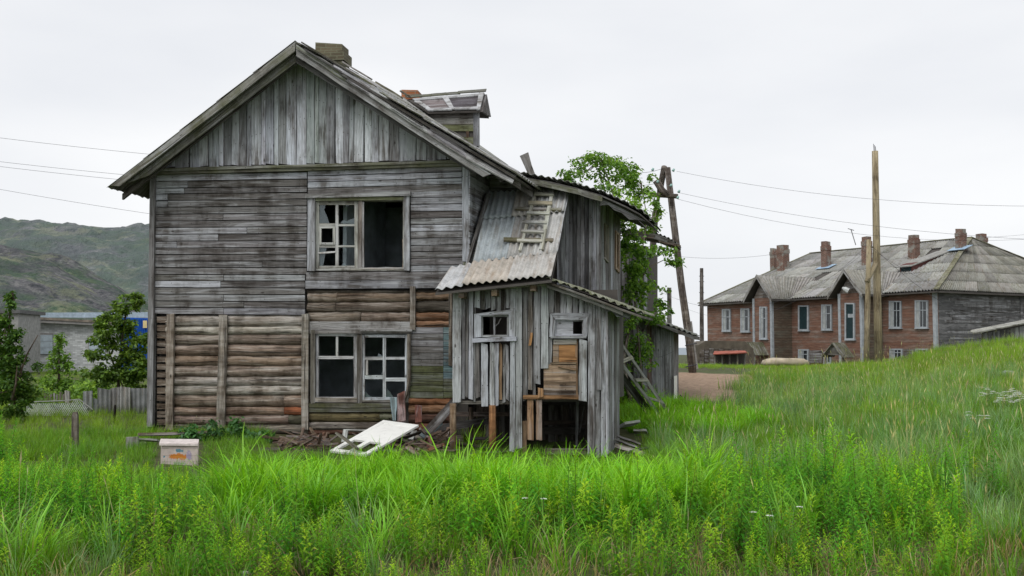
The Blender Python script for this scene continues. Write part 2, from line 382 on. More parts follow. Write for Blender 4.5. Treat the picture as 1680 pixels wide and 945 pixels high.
# ---------------------------------------------------------------- hills
def make_hill(name, prof, d, foot, label, n=(280, 80), amp=1.0, seed=0, tone=1.0, painted_haze=.12, green=0.0):
    px = np.array([p[0] for p in prof], float); py = np.array([p[1] for p in prof], float)
    m = MB(); nx, ny = n
    xs = np.linspace(px[0], px[-1], nx)
    for j in range(ny):
        t = j / (ny - 1) * 1.25
        dist = foot + (d - foot) * t
        for x in xs:
            e = (570 - np.interp(x, px, py)) / FPX * d + EYE
            h = e * (math.sin(min(t, 1) * math.pi / 2) ** 1.15) if t <= 1 else e * (1 - (t - 1) * 1.6)
            wx = (x - CX) / FPX * dist
            q = V((wx * .02 + seed, dist * .02, 0))
            f = mnoise.fractal(q, 1.0, 2.1, 6) * 5.5 * amp + abs(mnoise.noise(q * 3.1)) * 5 * amp - 2.5 * amp + mnoise.fractal(q * 7, .8, 2.2, 4) * 1.6 * amp
            fade = min(1, e / 12) * min(1, t * 4)
            m.v.append(V((wx, dist, -4 + (h + 4) + f * fade * min(1, .12 + abs(t - 1) * 3.5))))
    for j in range(ny - 1):
        for i in range(nx - 1):
            m.f.append((j * nx + i, j * nx + i + 1, (j + 1) * nx + i + 1, (j + 1) * nx + i))
    t = NT("rocky_hillside_" + name); pos = t.new("ShaderNodeNewGeometry").outputs['Position']
    s = 1.0 / d
    big = t.noise(pos, 7 * s, 6, .62, .4); mid = t.noise(t.map(pos, (1, .45, 1.6)), 40 * s, 7, .7); fine = t.noise(t.map(pos, (1, .5, 1)), 190 * s, 5, .7)
    rock = t.ramp(fine, [(.34, (.03 * tone, .03 * tone, .04 * tone)), (.5, (.24 * tone, .225 * tone, .24 * tone)), (.64, (.52 * tone, .50 * tone, .48 * tone))])
    gr = t.ramp(mid, [(.3, (.018, .06, .028)), (.55, (.05, .135, .04)), (.72, (.19, .24, .07))])
    c = t.mix(t.ramp(t.math('ADD', t.math('MULTIPLY', big, .65), t.math('MULTIPLY', mid, .35)), [(.46 - green, 0.0), (.54 - green, .95)]), rock, gr)
    c = t.mix(t.ramp(t.noise(pos, 26 * s, 6, .7), [(.54, 0.0), (.60, .75)]), c, (.34, .36, .20))
    c = t.mix(t.ramp(t.noise(t.map(pos, (1, .6, 1.4)), 16 * s, 6, .75), [(.35, .75), (.60, 0.0)]), c, (.02 * tone, .035 * tone, .038 * tone)); t.col(t.mix(painted_haze, c, (.42, .48, .52)))  # distance haze is blended into the hillside colour here
    t.bump(t.math('ADD', mid, t.math('MULTIPLY', fine, .5)), 1.0, d * .03)
    o = m.make(name, t.m, smooth=True); tag(o, label, "hill", kind='structure')
make_hill("far_hill", [(-900, 388), (-500, 360), (-200, 370), (0, 368), (60, 366), (120, 372), (175, 378), (240, 375), (330, 372), (450, 400), (600, 450), (780, 530), (900, 572)], 560, 300, "far rocky hill with green gullies", amp=.85, seed=3, painted_haze=.34, green=.04)
make_hill("near_hill", [(-900, 340), (-400, 370), (-150, 395), (0, 404), (80, 424), (132, 446), (193, 475), (225, 496), (280, 522), (360, 556), (420, 572)], 300, 150, "nearer rocky slope falling to the right", amp=.5, seed=9, tone=.72, painted_haze=.12, green=-.005)

# ================================================================= the abandoned house
FRONT = Wall(at(508, 570, 20.0), U)
mc = FRONT.hit(770, 570); SIDE = Wall(mc, D); SIDE.n = ND.copy()
ANNEX = Wall(at(985, 570, 20.4), U); ac = ANNEX.hit(985, 570); ASIDE = Wall(ac, D); ASIDE.n = ND.copy()
PORCH = Wall(at(996, 570, 17.6), U); pc_ = PORCH.hit(996, 570); PSIDE = Wall(pc_, D); PSIDE.n = ND.copy()
lc = FRONT.hit(247, 570)
house = thing("wooden_house", "large abandoned two storey grey timber house with collapsing porch and corrugated roofs", "house", (lc.x, lc.y, 0))
H = house
DARK = (.138, .130, .126, .5); MID = (.20, .195, .20, .5); PALE = (.41, .43, .47, .35); LOGC = (.29, .235, .185, .7)
ORG = (.34, .17, .085, .15); BRN = (.16, .105, .07, .3); BLK = (.05, .045, .04, .1); GRN = (.095, .105, .055, .2); PALEW = (.52, .54, .56, .4)

def vb(w, x0, x1, yt, yb, color, off=0.0, thick=.025, name="plank", mat=None, parent=None, dx=0, **k):
    """upright board seen between x0..x1, from y yb up to yt (yt may be (left,right))"""
    ytl, ytr = yt if isinstance(yt, tuple) else (yt, yt)
    ybl, ybr = yb if isinstance(yb, tuple) else (yb, yb)
    k.setdefault('jit', .004); k.setdefault('rag', .012)
    return pb(w, [(x0, ybl), (x0 + dx, ytl), (x1 + dx, ytr), (x1, ybr)], thick, name, H, mat or WOOD, vary(color), parent, off, **k)
def hb(w, x0, x1, y0, y1, color, off=0.0, thick=.025, name="siding_board", mat=None, parent=None, sl=0.0, **k):
    k.setdefault('jit', .003)
    return pb(w, [(x0, y1), (x1, y1 + sl), (x1, y0 + sl), (x0, y0)], thick, name, H, mat or WOOD, vary(color), parent, off, **k)

# --- shell: dark inner walls with the openings left free
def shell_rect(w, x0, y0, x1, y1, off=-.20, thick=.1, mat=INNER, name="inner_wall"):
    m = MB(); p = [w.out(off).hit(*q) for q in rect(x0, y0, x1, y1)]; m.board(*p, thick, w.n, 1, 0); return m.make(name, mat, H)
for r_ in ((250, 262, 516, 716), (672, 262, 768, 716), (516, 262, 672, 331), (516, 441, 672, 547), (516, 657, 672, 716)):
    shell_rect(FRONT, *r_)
zf = FRONT.hit(508, 490).z
def hslab(p, ext1, ext2, z, th, name, mat=INNER):
    m = MB(); a = V((p.x, p.y, z)); m.prism([a, a + ext1, a + ext1 + ext2, a + ext2], V((0, 0, -th))); return m.make(name, mat, H)
fl = FRONT.out(-.32); a0 = fl.hit(252, 570); a1 = fl.hit(766, 570); WW = a1 - a0
BACK = 8.2
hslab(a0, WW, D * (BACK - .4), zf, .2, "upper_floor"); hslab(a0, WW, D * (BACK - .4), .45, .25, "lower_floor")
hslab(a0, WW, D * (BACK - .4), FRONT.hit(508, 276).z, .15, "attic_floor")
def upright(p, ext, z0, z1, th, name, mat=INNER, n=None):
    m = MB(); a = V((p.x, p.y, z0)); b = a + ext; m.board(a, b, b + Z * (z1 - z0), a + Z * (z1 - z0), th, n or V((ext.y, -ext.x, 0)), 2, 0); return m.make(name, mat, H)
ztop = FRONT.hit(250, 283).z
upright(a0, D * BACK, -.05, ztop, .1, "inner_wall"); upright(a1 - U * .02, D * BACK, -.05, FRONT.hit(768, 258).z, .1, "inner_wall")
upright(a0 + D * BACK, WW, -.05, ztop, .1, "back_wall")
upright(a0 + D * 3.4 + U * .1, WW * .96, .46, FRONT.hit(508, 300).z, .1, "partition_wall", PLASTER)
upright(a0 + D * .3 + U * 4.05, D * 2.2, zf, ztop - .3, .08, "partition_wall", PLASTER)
lw = Wall(lc, D)
for i in range(24):                       # clap boards of the left wall (out of view from the photo's spot)
    z0 = .0 + i * (ztop / 24); p = lc - U * .06; m = MB(); a = V((p.x, p.y, z0)) + D * .02; b = a + D * 8.3
    m.board(a, b, b + Z * .21, a + Z * .21, .03, -U, 2, .004); m.make("siding_board", WOOD, H, None, vary(MID))
# left corner box board; the black strip beside it paints the shaded gap
vb(FRONT, 240.5, 249.5, 282, 700, MID, .06, .12, "corner_board", dx=5, jit=.006)
vb(FRONT, 247, 258, 508, 708, BLK, -.12, .03, "corner_board", dx=1)
for i in range(15):                      # log ends in the corner
    y = 520 + i * 12.9
    hb(FRONT, 257.5, 273, y, y + 9.5, (.17, .13, .10, .4), -.01 - .03 * (i % 2), .25, "log_end", LOGM, nseg=1, jit=.012)

# --- left field of siding
ry = [285.9, 297.2, 308.9, 318.4, 329, 340, 351.5, 362.6, 373.2, 384.3, 395.7, 406.8, 417.4, 428.2, 438.8, 450, 460.5, 471.6, 482.4, 493.5, 504, 515]
tone = "LPMDDMDDPMMDDDMDPMPMP"
spl = {1: (308, 'LD'), 2: (302, 'LM'), 3: (275, 'LD'), 4: (275, 'PD'), 6: (366, 'DM'), 8: (405, 'PD'), 9: (358, 'PD'), 10: (290, 'PM'), 15: (367, 'DP'), 16: (362, 'LD'), 18: (367, 'MP'), 20: (367, 'MP'), 13: (430, 'DD'), 19: (400, 'MD')}
TN = {'L': PALE, 'P': (.28, .285, .30, .7), 'M': (.18, .173, .172, .5), 'D': DARK}
for i in range(21):
    y0, y1 = ry[i] + .75, ry[i + 1] - .55
    k0 = (y0 - 285) * -.004
    sl = -3.8 + 5.5 * (i / 20)
    xr = 503 - (3 if i > 14 else 0)
    if i in spl:
        xs_, tt = spl[i]; sm = sl * (xs_ - 254) / 249
        hb(FRONT, 254, xs_ - .4, y0, y1, TN[tt[0]], .0, sl=sm); o_ = pb(FRONT, [(xs_ + .4, y1 + sm), (xr, y1 + sl), (xr, y0 + sl), (xs_ + .4, y0 + sm)], .025, "siding_board", H, WOOD, vary(TN[tt[1]]), None, .0, jit=.003)
    else: hb(FRONT, 254, xr, y0, y1, TN[tone[i]], .0, sl=sl)
# --- right field of siding
rr_ = [272.5, 281.5, 291.5, 301.7, 313.6, 324, 335, 346.7, 358, 368.7, 379.8, 390.9, 402.3, 412.9, 424, 435.3, 446, 460, 473.5]
tone2 = "LLLDLPLDPLDPMDMPPM"
for i in range(18):
    y0, y1 = rr_[i] + .75, rr_[i + 1] - .55
    c = TN[tone2[i]]
    if i < 4: hb(FRONT, 505, 757.5, y0 + 7, y1 + 7, c, sl=-7)
    elif i < 16: hb(FRONT, 674, 759 + (2 if i > 8 else 0), y0, y1, c, sl=-1.2)
    elif i == 16: hb(FRONT, 502, 752, 446.5, 459.5, TN['M'], sl=-1)
    else: hb(FRONT, 501, 738, 460.5, 473.5, TN['P'], sl=-1, off=.015)
hb(FRONT, 505, 674, 311, 320, DARK, sl=-3)
vb(FRONT, 758.5, 769, 269, (428, 430), PALE, .03, .05, "corner_board")
vb(FRONT, 760, 771, 430, 470, (.2, .21, .12, .3), .03, .05, "corner_board", MOSSY)
# right side wall strip of the main block
for i in range(-2, 17):
    y0 = 278 + i * 10.2
    a = SIDE.out(.02).hit(771, y0 + 9.6); b = a + D * 1.75; d = SIDE.out(.02).hit(771, y0)
    m = MB(); m.board(a, b, b + (d - a), d, .025, U, 2, .004); m.make("siding_board", WOOD, H, None, vary(PALE if i % 3 else MID))
# --- mossy belt under the gable
for (y0, y1, off, th, c) in ((277.5, 282.5, .10, .16, (.16, .16, .12, .3)), (272.5, 277, .14, .2, (.20, .20, .16, .3))):
    hb(FRONT, 246, 769, y0 + (4), y1 + 4, c, off, th, "belt_beam", MOSSY, sl=-14.5, nseg=6, jit=.006)

# --- gable boards
def lerp(a, b, t): return a + (b - a) * t
x = 257.0; i = 0
while x < 772:
    w_ = random.choice((13.5, 15, 16.5, 12, 7)); x1 = min(x + w_, 774); xm = (x + x1) / 2
    def top(q): return (92 + (485 - q) * (180.5 / 228.5) if q < 487 else 92 + (q - 485) * (167 / 282)) - 5
    yb = lerp(272, 257, (xm - 257) / 515) + random.uniform(-1, 2) + 3
    c = random.choice(((.62, .65, .70, .3), (.54, .57, .62, .4), (.47, .50, .54, .5), (.29, .295, .31, .6)))
    if xm > 640: c = random.choice(((.38, .40, .43, .5), (.42, .44, .47, .5), (.26, .26, .27, .6)))
    if 500 < xm < 530: c = (.36, .40, .40, .3)
    lean = random.choice((0, 0, 0, .8, -1.2))
    if yb - top(xm) > 4:
        pb(FRONT, [(x + .35 + lean, yb), (x + .35, top(x)), (x1 - .35, top(x1)), (x1 - .35 + lean, yb)], .025, "gable_board", H, WOOD, vary(c, .14), None, .02 if w_ > 8 else .04, jit=.003, rag=.015, nseg=4)
    x = x1; i += 1
# rot at the foot of some boards
# gable backing
m = MB(); w = FRONT.out(-.03); m.prism([w.hit(250, 276), w.hit(770, 262), w.hit(485, 86)], D * .05); m.make("inner_wall", INNER, H)

# --- exposed logs under the siding, lower left
def lg(w, x0, x1, y0, y1, color, off=0.0, sl=0.0, name="log", parent=None, jit=.07):
    ww = w.out(off); a = ww.hit(x0, (y0 + y1) / 2); b = ww.hit(x1, (y0 + y1) / 2 + sl); r = (ww.hit(x0, y0) - ww.hit(x0, y1)).length / 2 * 1.17
    pts = [a.lerp(b, t) + V((0, 0, random.uniform(-.007, .007))) for t in (0, .1, .2, .3, .42, .52, .63, .74, .82, .92, 1)]
    rad = [r * random.uniform(.92, 1.04) for _ in pts]
    m = MB(); m.tube([p - w.n * r for p in pts], rad, 10, jit=jit * .9); return m.make(name, LOGM, H, parent, vary(color, .1), smooth=True)
ly = [515.9, 536.2, 548.4, 565.6, 584.6, 600.5, 618.2, 633.6, 648.1, 668.5, 681.2, 697, 712]
lcx = [(0.550, 0.520, 0.480, .6), (0.550, 0.520, 0.480, .7), (0.299, 0.245, 0.205, .6), (0.329, 0.260, 0.205, .5), (0.374, 0.290, 0.212, .6), (0.344, 0.290, 0.242, .8), (0.550, 0.520, 0.480, .7), (0.523, 0.505, 0.476, .9), (0.239, 0.186, 0.146, .5), (0.419, 0.312, 0.234, .5), (0.284, 0.216, 0.176, .6), (0.194, 0.179, 0.160, .8)]
for i in range(12):
    xr = 504
    if i in (8, 9, 10):
        xs_ = 465 if i != 10 else 472
        lg(FRONT, 271, xs_, ly[i], ly[i + 1] - .5, lcx[i]); lg(FRONT, xs_ + .6, xr, ly[i], ly[i + 1] - .5, {8: (.33, .25, .19, .5), 9: (.36, .13, .06, .1), 10: (.12, .12, .08, .2)}[i], jit=.05)
    else: lg(FRONT, 271, xr, ly[i], ly[i + 1] - .5, lcx[i])
lg(FRONT, 262, 760, 713, 728, (.08, .07, .06, .4), -.02, 2)
lg(FRONT, 268, 760, 729, 742, (.05, .045, .04, .2), -.05, 2)
BT = (.36, .31, .265, .6)
vb(FRONT, 271.5, 283, 515, 706, BT, .06, .06, "batten", mat=LOGM, dx=2)
vb(FRONT, 354.5, 367.5, 516, 704, (.34, .31, .285, .7), .06, .06, "batten", mat=LOGM, dx=5)
vb(FRONT, 494, 505, 515, 705, (.31, .29, .265, .6), .06, .06, "batten", mat=LOGM, dx=1)
# --- logs between the windows (right field)
lg(FRONT, 503, 742, 475, 481, (.10, .085, .07, .2), -.05)
for (x0, x1, y0, y1, c) in ((504, 552, 481, 495.5, LOGC), (552.6, 674, 481, 495, (.22, .165, .12, .4)), (681, 738, 480, 492.5, (.29, .20, .13, .3)), (503, 550, 496, 511, (.17, .135, .105, .4)), (550.6, 674, 496, 511.5, (.20, .16, .13, .6)),
                            (681, 738, 493.5, 512, (.09, .08, .065, .3)), (504, 590, 512, 529, (.25, .205, .16, .5)), (592, 674, 513, 528, (.24, .19, .15, .5)), (681, 738, 513, 526, (.33, .18, .10, .2)), (681, 738, 527, 537, (.34, .20, .12, .2))):
    lg(FRONT, x0, x1, y0, y1, c)
hb(FRONT, 508, 674, 527.5, 541, (.34, .33, .32, .6), .0, .05, "siding_board")
vb(FRONT, 672.5, 681, 470, 541, (.24, .22, .20, .5), .05, .06, "batten", mat=LOGM)
vb(FRONT, 736, 742, 474, 600, (.2, .17, .14, .4), .03, .06, "batten", mat=LOGM)
# small siding field right of the lower window, greenish below and blue-green by the porch
for i in range(11):
    y0 = 536.5 + i * 10.6
    c = MID if i < 6 else GRN
    if i in (1, 3): c = DARK
    hb(FRONT, 672, 727, y0 + .4, y0 + 10.2, c, .0, mat=WOOD if i < 6 else MOSSY, sl=.5)
    hb(FRONT, 727.5, 744, y0 + .4, y0 + 10.2, (.12, .185, .20, .3) if i < 8 else GRN, .0, sl=0, nseg=1)
for (x0, x1, y0, y1, c) in ((670, 742, 652, 664, (.34, .16, .075, .1)), (670, 742, 665, 678.5, (.33, .18, .10, .15)), (670, 742, 680, 694, (.12, .06, .045, .1)), (670, 742, 695, 708, (.17, .08, .05, .1))):
    lg(FRONT, x0, x1, y0, y1, c)
# under the lower window
hb(FRONT, 506, 640, 661.5, 669, (.10, .095, .07, .2), .02, .03, mat=MOSSY); hb(FRONT, 506, 645, 669.6, 676, (.085, .085, .065, .2), .01, mat=MOSSY)
lg(FRONT, 506, 622, 677, 692.5, (.17, .145, .07, .1)); lg(FRONT, 622.5, 645, 678, 691, GRN); lg(FRONT, 506, 668, 693.5, 706, (.20, .18, .16, .8)); lg(FRONT, 506, 650, 706, 713, (.14, .07, .045, .1), -.03)

# --- windows of the main wall
def shard(w, pts, off, parent, th=.004):
    m = MB(); ww = w.out(off); m.prism([ww.hit(*p) for p in pts], -w.n * th); return m.make("pane", GLASS, H, parent)
def frame_ring(w, x0, y0, x1, y1, t, off, th, name, mat, color, parent=None):
    m = MB(); ww = w.out(off); h = lambda a, b: ww.hit(a, b)
    m.board(h(x0, y1), h(x0, y0), h(x0 + t, y0), h(x0 + t, y1), th, w.n, 2, .002); m.board(h(x1 - t, y1), h(x1 - t, y0), h(x1, y0), h(x1, y1), th, w.n, 2, .002)
    m.board(h(x0 + t, y0 + t), h(x1 - t, y0 + t), h(x1 - t, y0), h(x0 + t, y0), th, w.n, 2, .002); m.board(h(x0 + t, y1), h(x1 - t, y1), h(x1 - t, y1 - t), h(x0 + t, y1 - t), th, w.n, 2, .002)
    return m.make(name, mat, H, parent, vary(color))
FR = (.44, .44, .42, .6)
# upper window
wf = frame_ring(FRONT, 514, 325, 665, 444, 4, -.01, .14, "window", FRAMEM, (.36, .36, .34, .5)); tag(wf, "upper window, left sash broken and right half missing")
vb(FRONT, 504, 516, 319, 445, PALE, .05, .05, "casing", parent=wf, dx=.5); vb(FRONT, 662.5, 672, 317, 444, PALE, .05, .05, "casing", parent=wf, dx=-.3)
hb(FRONT, 500.5, 673, 318, 325, (.34, .35, .34, .5), .09, .09, "lintel", parent=wf, sl=-4.5); hb(FRONT, 512, 664, 325, 329.5, (.26, .27, .18, .2), .03, .05, "casing", parent=wf, mat=MOSSY, sl=-2)
s1 = frame_ring(FRONT, 518, 330.5, 587, 441.5, 5.5, -.045, .05, "sash", FRAMEM, FR, wf)
for q in ((550.3, 335, 555, 436), ):
    vb(FRONT, q[0], q[2], q[1], q[3], FR, -.05, .04, "muntin", mat=FRAMEM, parent=wf, jit=.001, rag=0)
for (x0, x1, y0, y1) in ((523, 550, 366.5, 370.5), (555, 582, 367.5, 371), (523, 550, 402, 406), (555, 582, 402.5, 405.5)):
    hb(FRONT, x0, x1, y0, y1, FR, -.05, .04, "muntin", mat=FRAMEM, parent=wf, jit=.001)
frame_ring(FRONT, 523.5, 371, 549.5, 401.5, 3.5, -.03, .04, "vent_sash", FRAMEM, FR, wf)
hb(FRONT, 522, 550, 414, 416.5, (.6, .6, .58, .4), -.03, .02, "broken_muntin", mat=FRAMEM, parent=wf, sl=-2)
vb(FRONT, 588, 594, 328, 442, (.22, .19, .17, .4), -.01, .1, "mullion", parent=wf, rag=0); vb(FRONT, 593, 596.5, 331, 440, FR, -.03, .05, "jamb", mat=FRAMEM, parent=wf, rag=0)
vb(FRONT, 660.5, 663.5, 394, 441, (.42, .30, .22, .3), -.02, .05, "jamb", parent=wf, rag=.02); hb(FRONT, 592, 664, 438.5, 442, (.40, .36, .32, .8), -.0, .1, "sill", mat=FRAMEM, parent=wf, jit=.006, nseg=8)
shard(FRONT, [(524, 336), (534, 336), (532, 345), (537, 356), (540, 366), (524, 366)], -.07, wf)
shard(FRONT, [(558, 366), (563, 361), (569, 363), (574, 360), (582, 358), (582, 367)], -.07, wf); shard(FRONT, [(566, 336), (573, 336), (570, 339)], -.07, wf); shard(FRONT, [(560, 436), (564, 431), (568, 435), (568, 437)], -.07, wf)
shard(FRONT, [(524, 406), (536, 406), (530, 436), (524, 436)], -.07, wf)
# lower window
wf = frame_ring(FRONT, 509, 542, 671, 660, 4, -.01, .14, "window", WOOD, (.2, .19, .17, .4)); tag(wf, "lower window with two white sashes and no glass")
hb(FRONT, 508, 675, 541.5, 547, (.22, .21, .20, .4), .03, .05, "casing", parent=wf); vb(FRONT, 510, 517, 541, 662, (.14, .13, .11, .3), .03, .05, "casing", parent=wf); hb(FRONT, 590, 676, 540.5, 543.5, (.30, .30, .29, .3), .08, .09, "lintel", parent=wf)
vb(FRONT, 586, 594, 545, 662, (.17, .16, .14, .4), -.0, .1, "mullion", parent=wf)
frame_ring(FRONT, 517, 546.5, 585.5, 656.5, 5.3, -.03, .05, "sash", FRAMEM, (.46, .48, .48, .6), wf)
vb(FRONT, 551, 554.6, 552, 584.5, FR, -.035, .04, "muntin", mat=FRAMEM, parent=wf, rag=0, jit=.001); hb(FRONT, 522, 580.5, 584, 589, FR, -.035, .04, "muntin", mat=FRAMEM, parent=wf, jit=.001)
hb(FRONT, 517, 586, 652.5, 660, (.36, .33, .29, .6), .03, .09, "sill", parent=wf)
frame_ring(FRONT, 593.5, 549, 669, 656.5, 4.7, -.02, .05, "sash", FRAMEM, (.50, .55, .58, .6), wf)
vb(FRONT, 628, 633, 553, 652, (.52, .56, .58, .5), -.025, .04, "muntin", mat=FRAMEM, parent=wf, rag=0, jit=.001)
for (x0, x1, y0, y1) in ((598, 628, 585, 590.5), (633, 664.5, 585.5, 590), (598, 628, 615.5, 622), (633, 664.5, 619.5, 625.5)):
    hb(FRONT, x0, x1, y0, y1, (.52, .56, .58, .5), -.025, .04, "muntin", mat=FRAMEM, parent=wf, jit=.001)
vb(FRONT, 600, 603.5, 591, 615.5, FR, -.02, .04, "muntin", mat=FRAMEM, parent=wf, rag=0, jit=.001)
shard(FRONT, [(619, 585), (621, 580), (625, 582), (628, 585)], -.05, wf); shard(FRONT, [(598, 652), (598, 641), (606, 649), (614, 653)], -.05, wf); shard(FRONT, [(628, 614), (628, 609), (625, 614)], -.05, wf)
shard(FRONT, [(633, 652), (633, 636), (640, 643), (646, 653)], -.05, wf)
m = MB(); ww = FRONT.out(.06); pts = [ww.hit(x_, y_) for x_, y_ in ((671, 548), (671.5, 620), (668, 645), (661, 665), (658, 690))]; m.tube(pts, [.035, .035, .035, .03, .025], 5); m.make("bent_casing", LOGM, H, wf, (.2, .18, .15, .4))
# cloth rag of faded blue hanging below sash
pb(FRONT, [(644, 690), (640, 652), (651, 652), (650, 690)], .01, "blue_board", H, WOOD, (.30, .40, .43, .4), None, .07, nseg=3, jit=.012)

# --- main roof
RP = FRONT.out(.7); A = RP.hit(484, 68); LE = RP.hit(183, 304); RE = RP.hit(846, 285)
BK = D * 9.6; rise = V((0, 0, .55))
def slab(p, q, back_p, back_q, th, name, mat, color):
    m = MB(); n = (q - p).cross(back_p - p).normalized(); n = n if n.z > 0 else -n
    m.prism([p, q, q + back_q, p + back_p], -n * th); return m.make(name, mat, H, None, color)
dz = Z * -.05
slab(A + dz, LE + dz, BK + rise, BK, .05, "roof_deck", WOOD, (.11, .10, .09, .2)); slab(A + dz, RE + dz, BK + rise, BK, .05, "roof_deck", WOOD, (.11, .10, .09, .2))
for k in range(9):                                       # rafters under the overhang and along the eaves
    for E in (LE, RE):
        o_ = D * (.35 + k * 1.05); a = A + o_ + V((0, 0, -.12)) ; b = E + o_ + V((0, 0, -.12)); m = MB()
        m.board(a, b, b - Z * .12, a - Z * .12, .06, -D, 1, 0); m.make("rafter", WOOD, H, None, (.12, .11, .10, .2))
def corr(q, waves, amp, nrow=3, ph=0.0, spw=6, sag=.0):
    """corrugated sheet over quad q = (top left, top right, bottom right, bottom left)"""
    m = MB(); nx = max(8, int(waves * spw)); n = (q[1] - q[0]).cross(q[3] - q[0]).normalized(); n = n if n.z > 0 else -n
    o = random.uniform(0, 20); W_ = (q[1] - q[0]).length; L_ = (q[3] - q[0]).length
    for j in range(nrow + 1):
        t = j / nrow
        for i in range(nx + 1):
            s_ = i / nx
            p = q[0].lerp(q[1], s_).lerp(q[3].lerp(q[2], s_), t)
            h = amp * math.sin((s_ * waves + ph) * 2 * math.pi) + random.uniform(-.0012, .0012) - sag * math.sin(t * math.pi)
            m.v.append(p + n * (h + .012)); 
    K = (nx + 1) * (nrow + 1)
    m.v += [v - n * .009 for v in m.v[:K]]
    for j in range(nrow):
        for i in range(nx):
            a = j * (nx + 1) + i; f = (a, a + 1, a + nx + 2, a + nx + 1)
            uv = [(o + W_ * (i + di) / nx, o + L_ * (j + dj) / nrow) for di, dj in ((0, 0), (1, 0), (1, 1), (0, 1))]
            m.f.append(f); m.uv += uv; m.f.append(tuple(K + z for z in reversed(f))); m.uv += list(reversed(uv))
    for i in range(nx):
        a = nrow * (nx + 1) + i; m.f.append((a, a + 1, K + a + 1, K + a)); m.uv += [(o, o)] * 4
    for j in range(nrow):
        a = j * (nx + 1); m.f.append((a, a + nx + 1, K + a + nx + 1, K + a)); m.uv += [(o, o)] * 4
        a += nx; m.f.append((a + nx + 1, a, K + a, K + a + nx + 1)); m.uv += [(o, o)] * 4
    return m
def roof_sheets(p00, p10, p11, p01, nc, nr, wav, amp, color, lift=.015, mossa=.8, skip=(), jit=.02, name="roof_sheet", nrow=2, root=None, parent=None, spw=5):
    def P(s, t): return p00.lerp(p10, s).lerp(p01.lerp(p11, s), t)
    nn = (p10 - p00).cross(p01 - p00).normalized(); nn = nn if nn.z > 0 else -nn
    for r in range(nr - 1, -1, -1):
        for c in range(nc):
            if (c, r) in skip: continue
            t0, t1 = r / nr, (r + 1) / nr + (.06 / nr * 2); s0, s1 = c / nc, (c + 1) / nc + .01
            q = [P(s0, t0), P(s1, t0), P(s1, t1), P(s0, t1)]
            q = [v + nn * (lift * .3) for v in q[:2]] + [v + nn * (lift * 1.3) for v in q[2:]]
            dj = (q[2] - q[1]).normalized() * random.uniform(-jit, jit); q = [v + dj for v in q]
            m = corr(q, wav, amp, nrow, ph=0, spw=spw); m.make(name, SHEET, root or H, parent, vary(color, .12, a=mossa + random.uniform(-.2, .1)), smooth=True)
SHC = (.30, .30, .295, .8)
roof_sheets(A + BK + rise, A + D * .0, RE, RE + BK, 9, 5, 6, .022, (.36, .36, .355, .8), skip=((8, 0), (8, 1), (7, 0), (5, 1)), mossa=.35)
roof_sheets(A, A + BK + rise, LE + BK, LE, 9, 5, 6, .022, SHC, mossa=.4)
rn = (RE - A).cross(D).normalized(); rn = rn if rn.z > 0 else -rn
# loose boards and battens lying on the right slope by the rake
for (t0, t1, o1, o2, h, c, w_) in ((.02, .36, .0, .06, .07, (.13, .12, .10, .4), .10), (.12, .42, .10, .05, .05, (.34, .34, .34, .4), .12), (.18, .30, .30, .32, .16, (.26, .24, .22, .4), .09),
                                   (.37, .64, .02, .04, .05, PALE, .10), (.30, .41, .7, .7, .17, (.18, .17, .12, .2), .2), (.36, .395, 1.1, 1.1, .28, (.17, .16, .14, .2), .22), (.66, .99, .02, .02, .045, (.46, .46, .47, .3), .13), (.60, .66, 1.4, 1.4, .12, (.2, .2, .17, .2), .2)):
    a = A.lerp(RE, t0) + D * o1 + rn * h; b = A.lerp(RE, t1) + D * o2 + rn * h; m = MB()
    m.board(a, b, b + D * w_, a + D * w_, .03, rn, 3, .01, rag=.04); m.make("loose_board", MOSSY if c[0] < .2 else WOOD, H, None, c)
# ridge cap boards
m = MB(); a = A + Z * .03 + D * .02; b = A + (BK + rise) * .3 + Z * .05; m.board(a - Z * .02, b - Z * .02, b + U * .14 - Z * .08, a + U * .14 - Z * .08, .03, rn, 4, .012); m.make("ridge_board", MOSSY, H, None, (.2, .2, .17, .3))
# barge boards
pb(RP, [(182, 304.5), (484, 69), (484, 84), (196, 305.5)], .05, "barge_board", H, WOOD if False else MOSSY, (.24, .235, .21, .6), None, .05, nseg=8, jit=.006)
pb(RP, [(200, 303), (484, 83), (486, 101), (243, 288)], .04, "barge_board", H, MOSSY, (.16, .16, .135, .35), None, -.08, nseg=8, jit=.005)
pb(RP, [(486, 77), (806, 285), (792, 290), (486, 92)], .05, "barge_board", H, WOOD, (.27, .27, .26, .7), None, .05, nseg=8, jit=.008)
pb(RP, [(486, 72), (570, 127), (566, 133), (486, 80)], .05, "barge_board", H, MOSSY, (.22, .23, .17, .5), None, .09, nseg=4, jit=.008)
RP2 = RP.out(-.5)
for (x0, x1, k0, c) in ((486, 548, 4, (.15, .15, .13, .4)), (545, 612, 2, (.38, .385, .39, .5)), (606, 700, 0, (.42, .425, .43, .5)), (694, 770, 1, (.44, .445, .45, .4)), (764, 850, 0, (.40, .40, .395, .5))):
    lo = lambda x: 77 + (x - 486) * .652; hi = lambda x: 66 + (x - 484) * .586 + k0
    q = [RP.out(.10).hit(x0, lo(x0)), RP.out(.10).hit(min(x1, 838), lo(min(x1, 826))), RP2.hit(x1, hi(x1)), RP2.hit(x0, hi(x0))]
    m = MB(); m.board(*q, .025, (q[1] - q[0]).cross(q[3] - q[0]), 4, .012, rag=.05); m.make("verge_board", WOOD, H, None, vary(c))
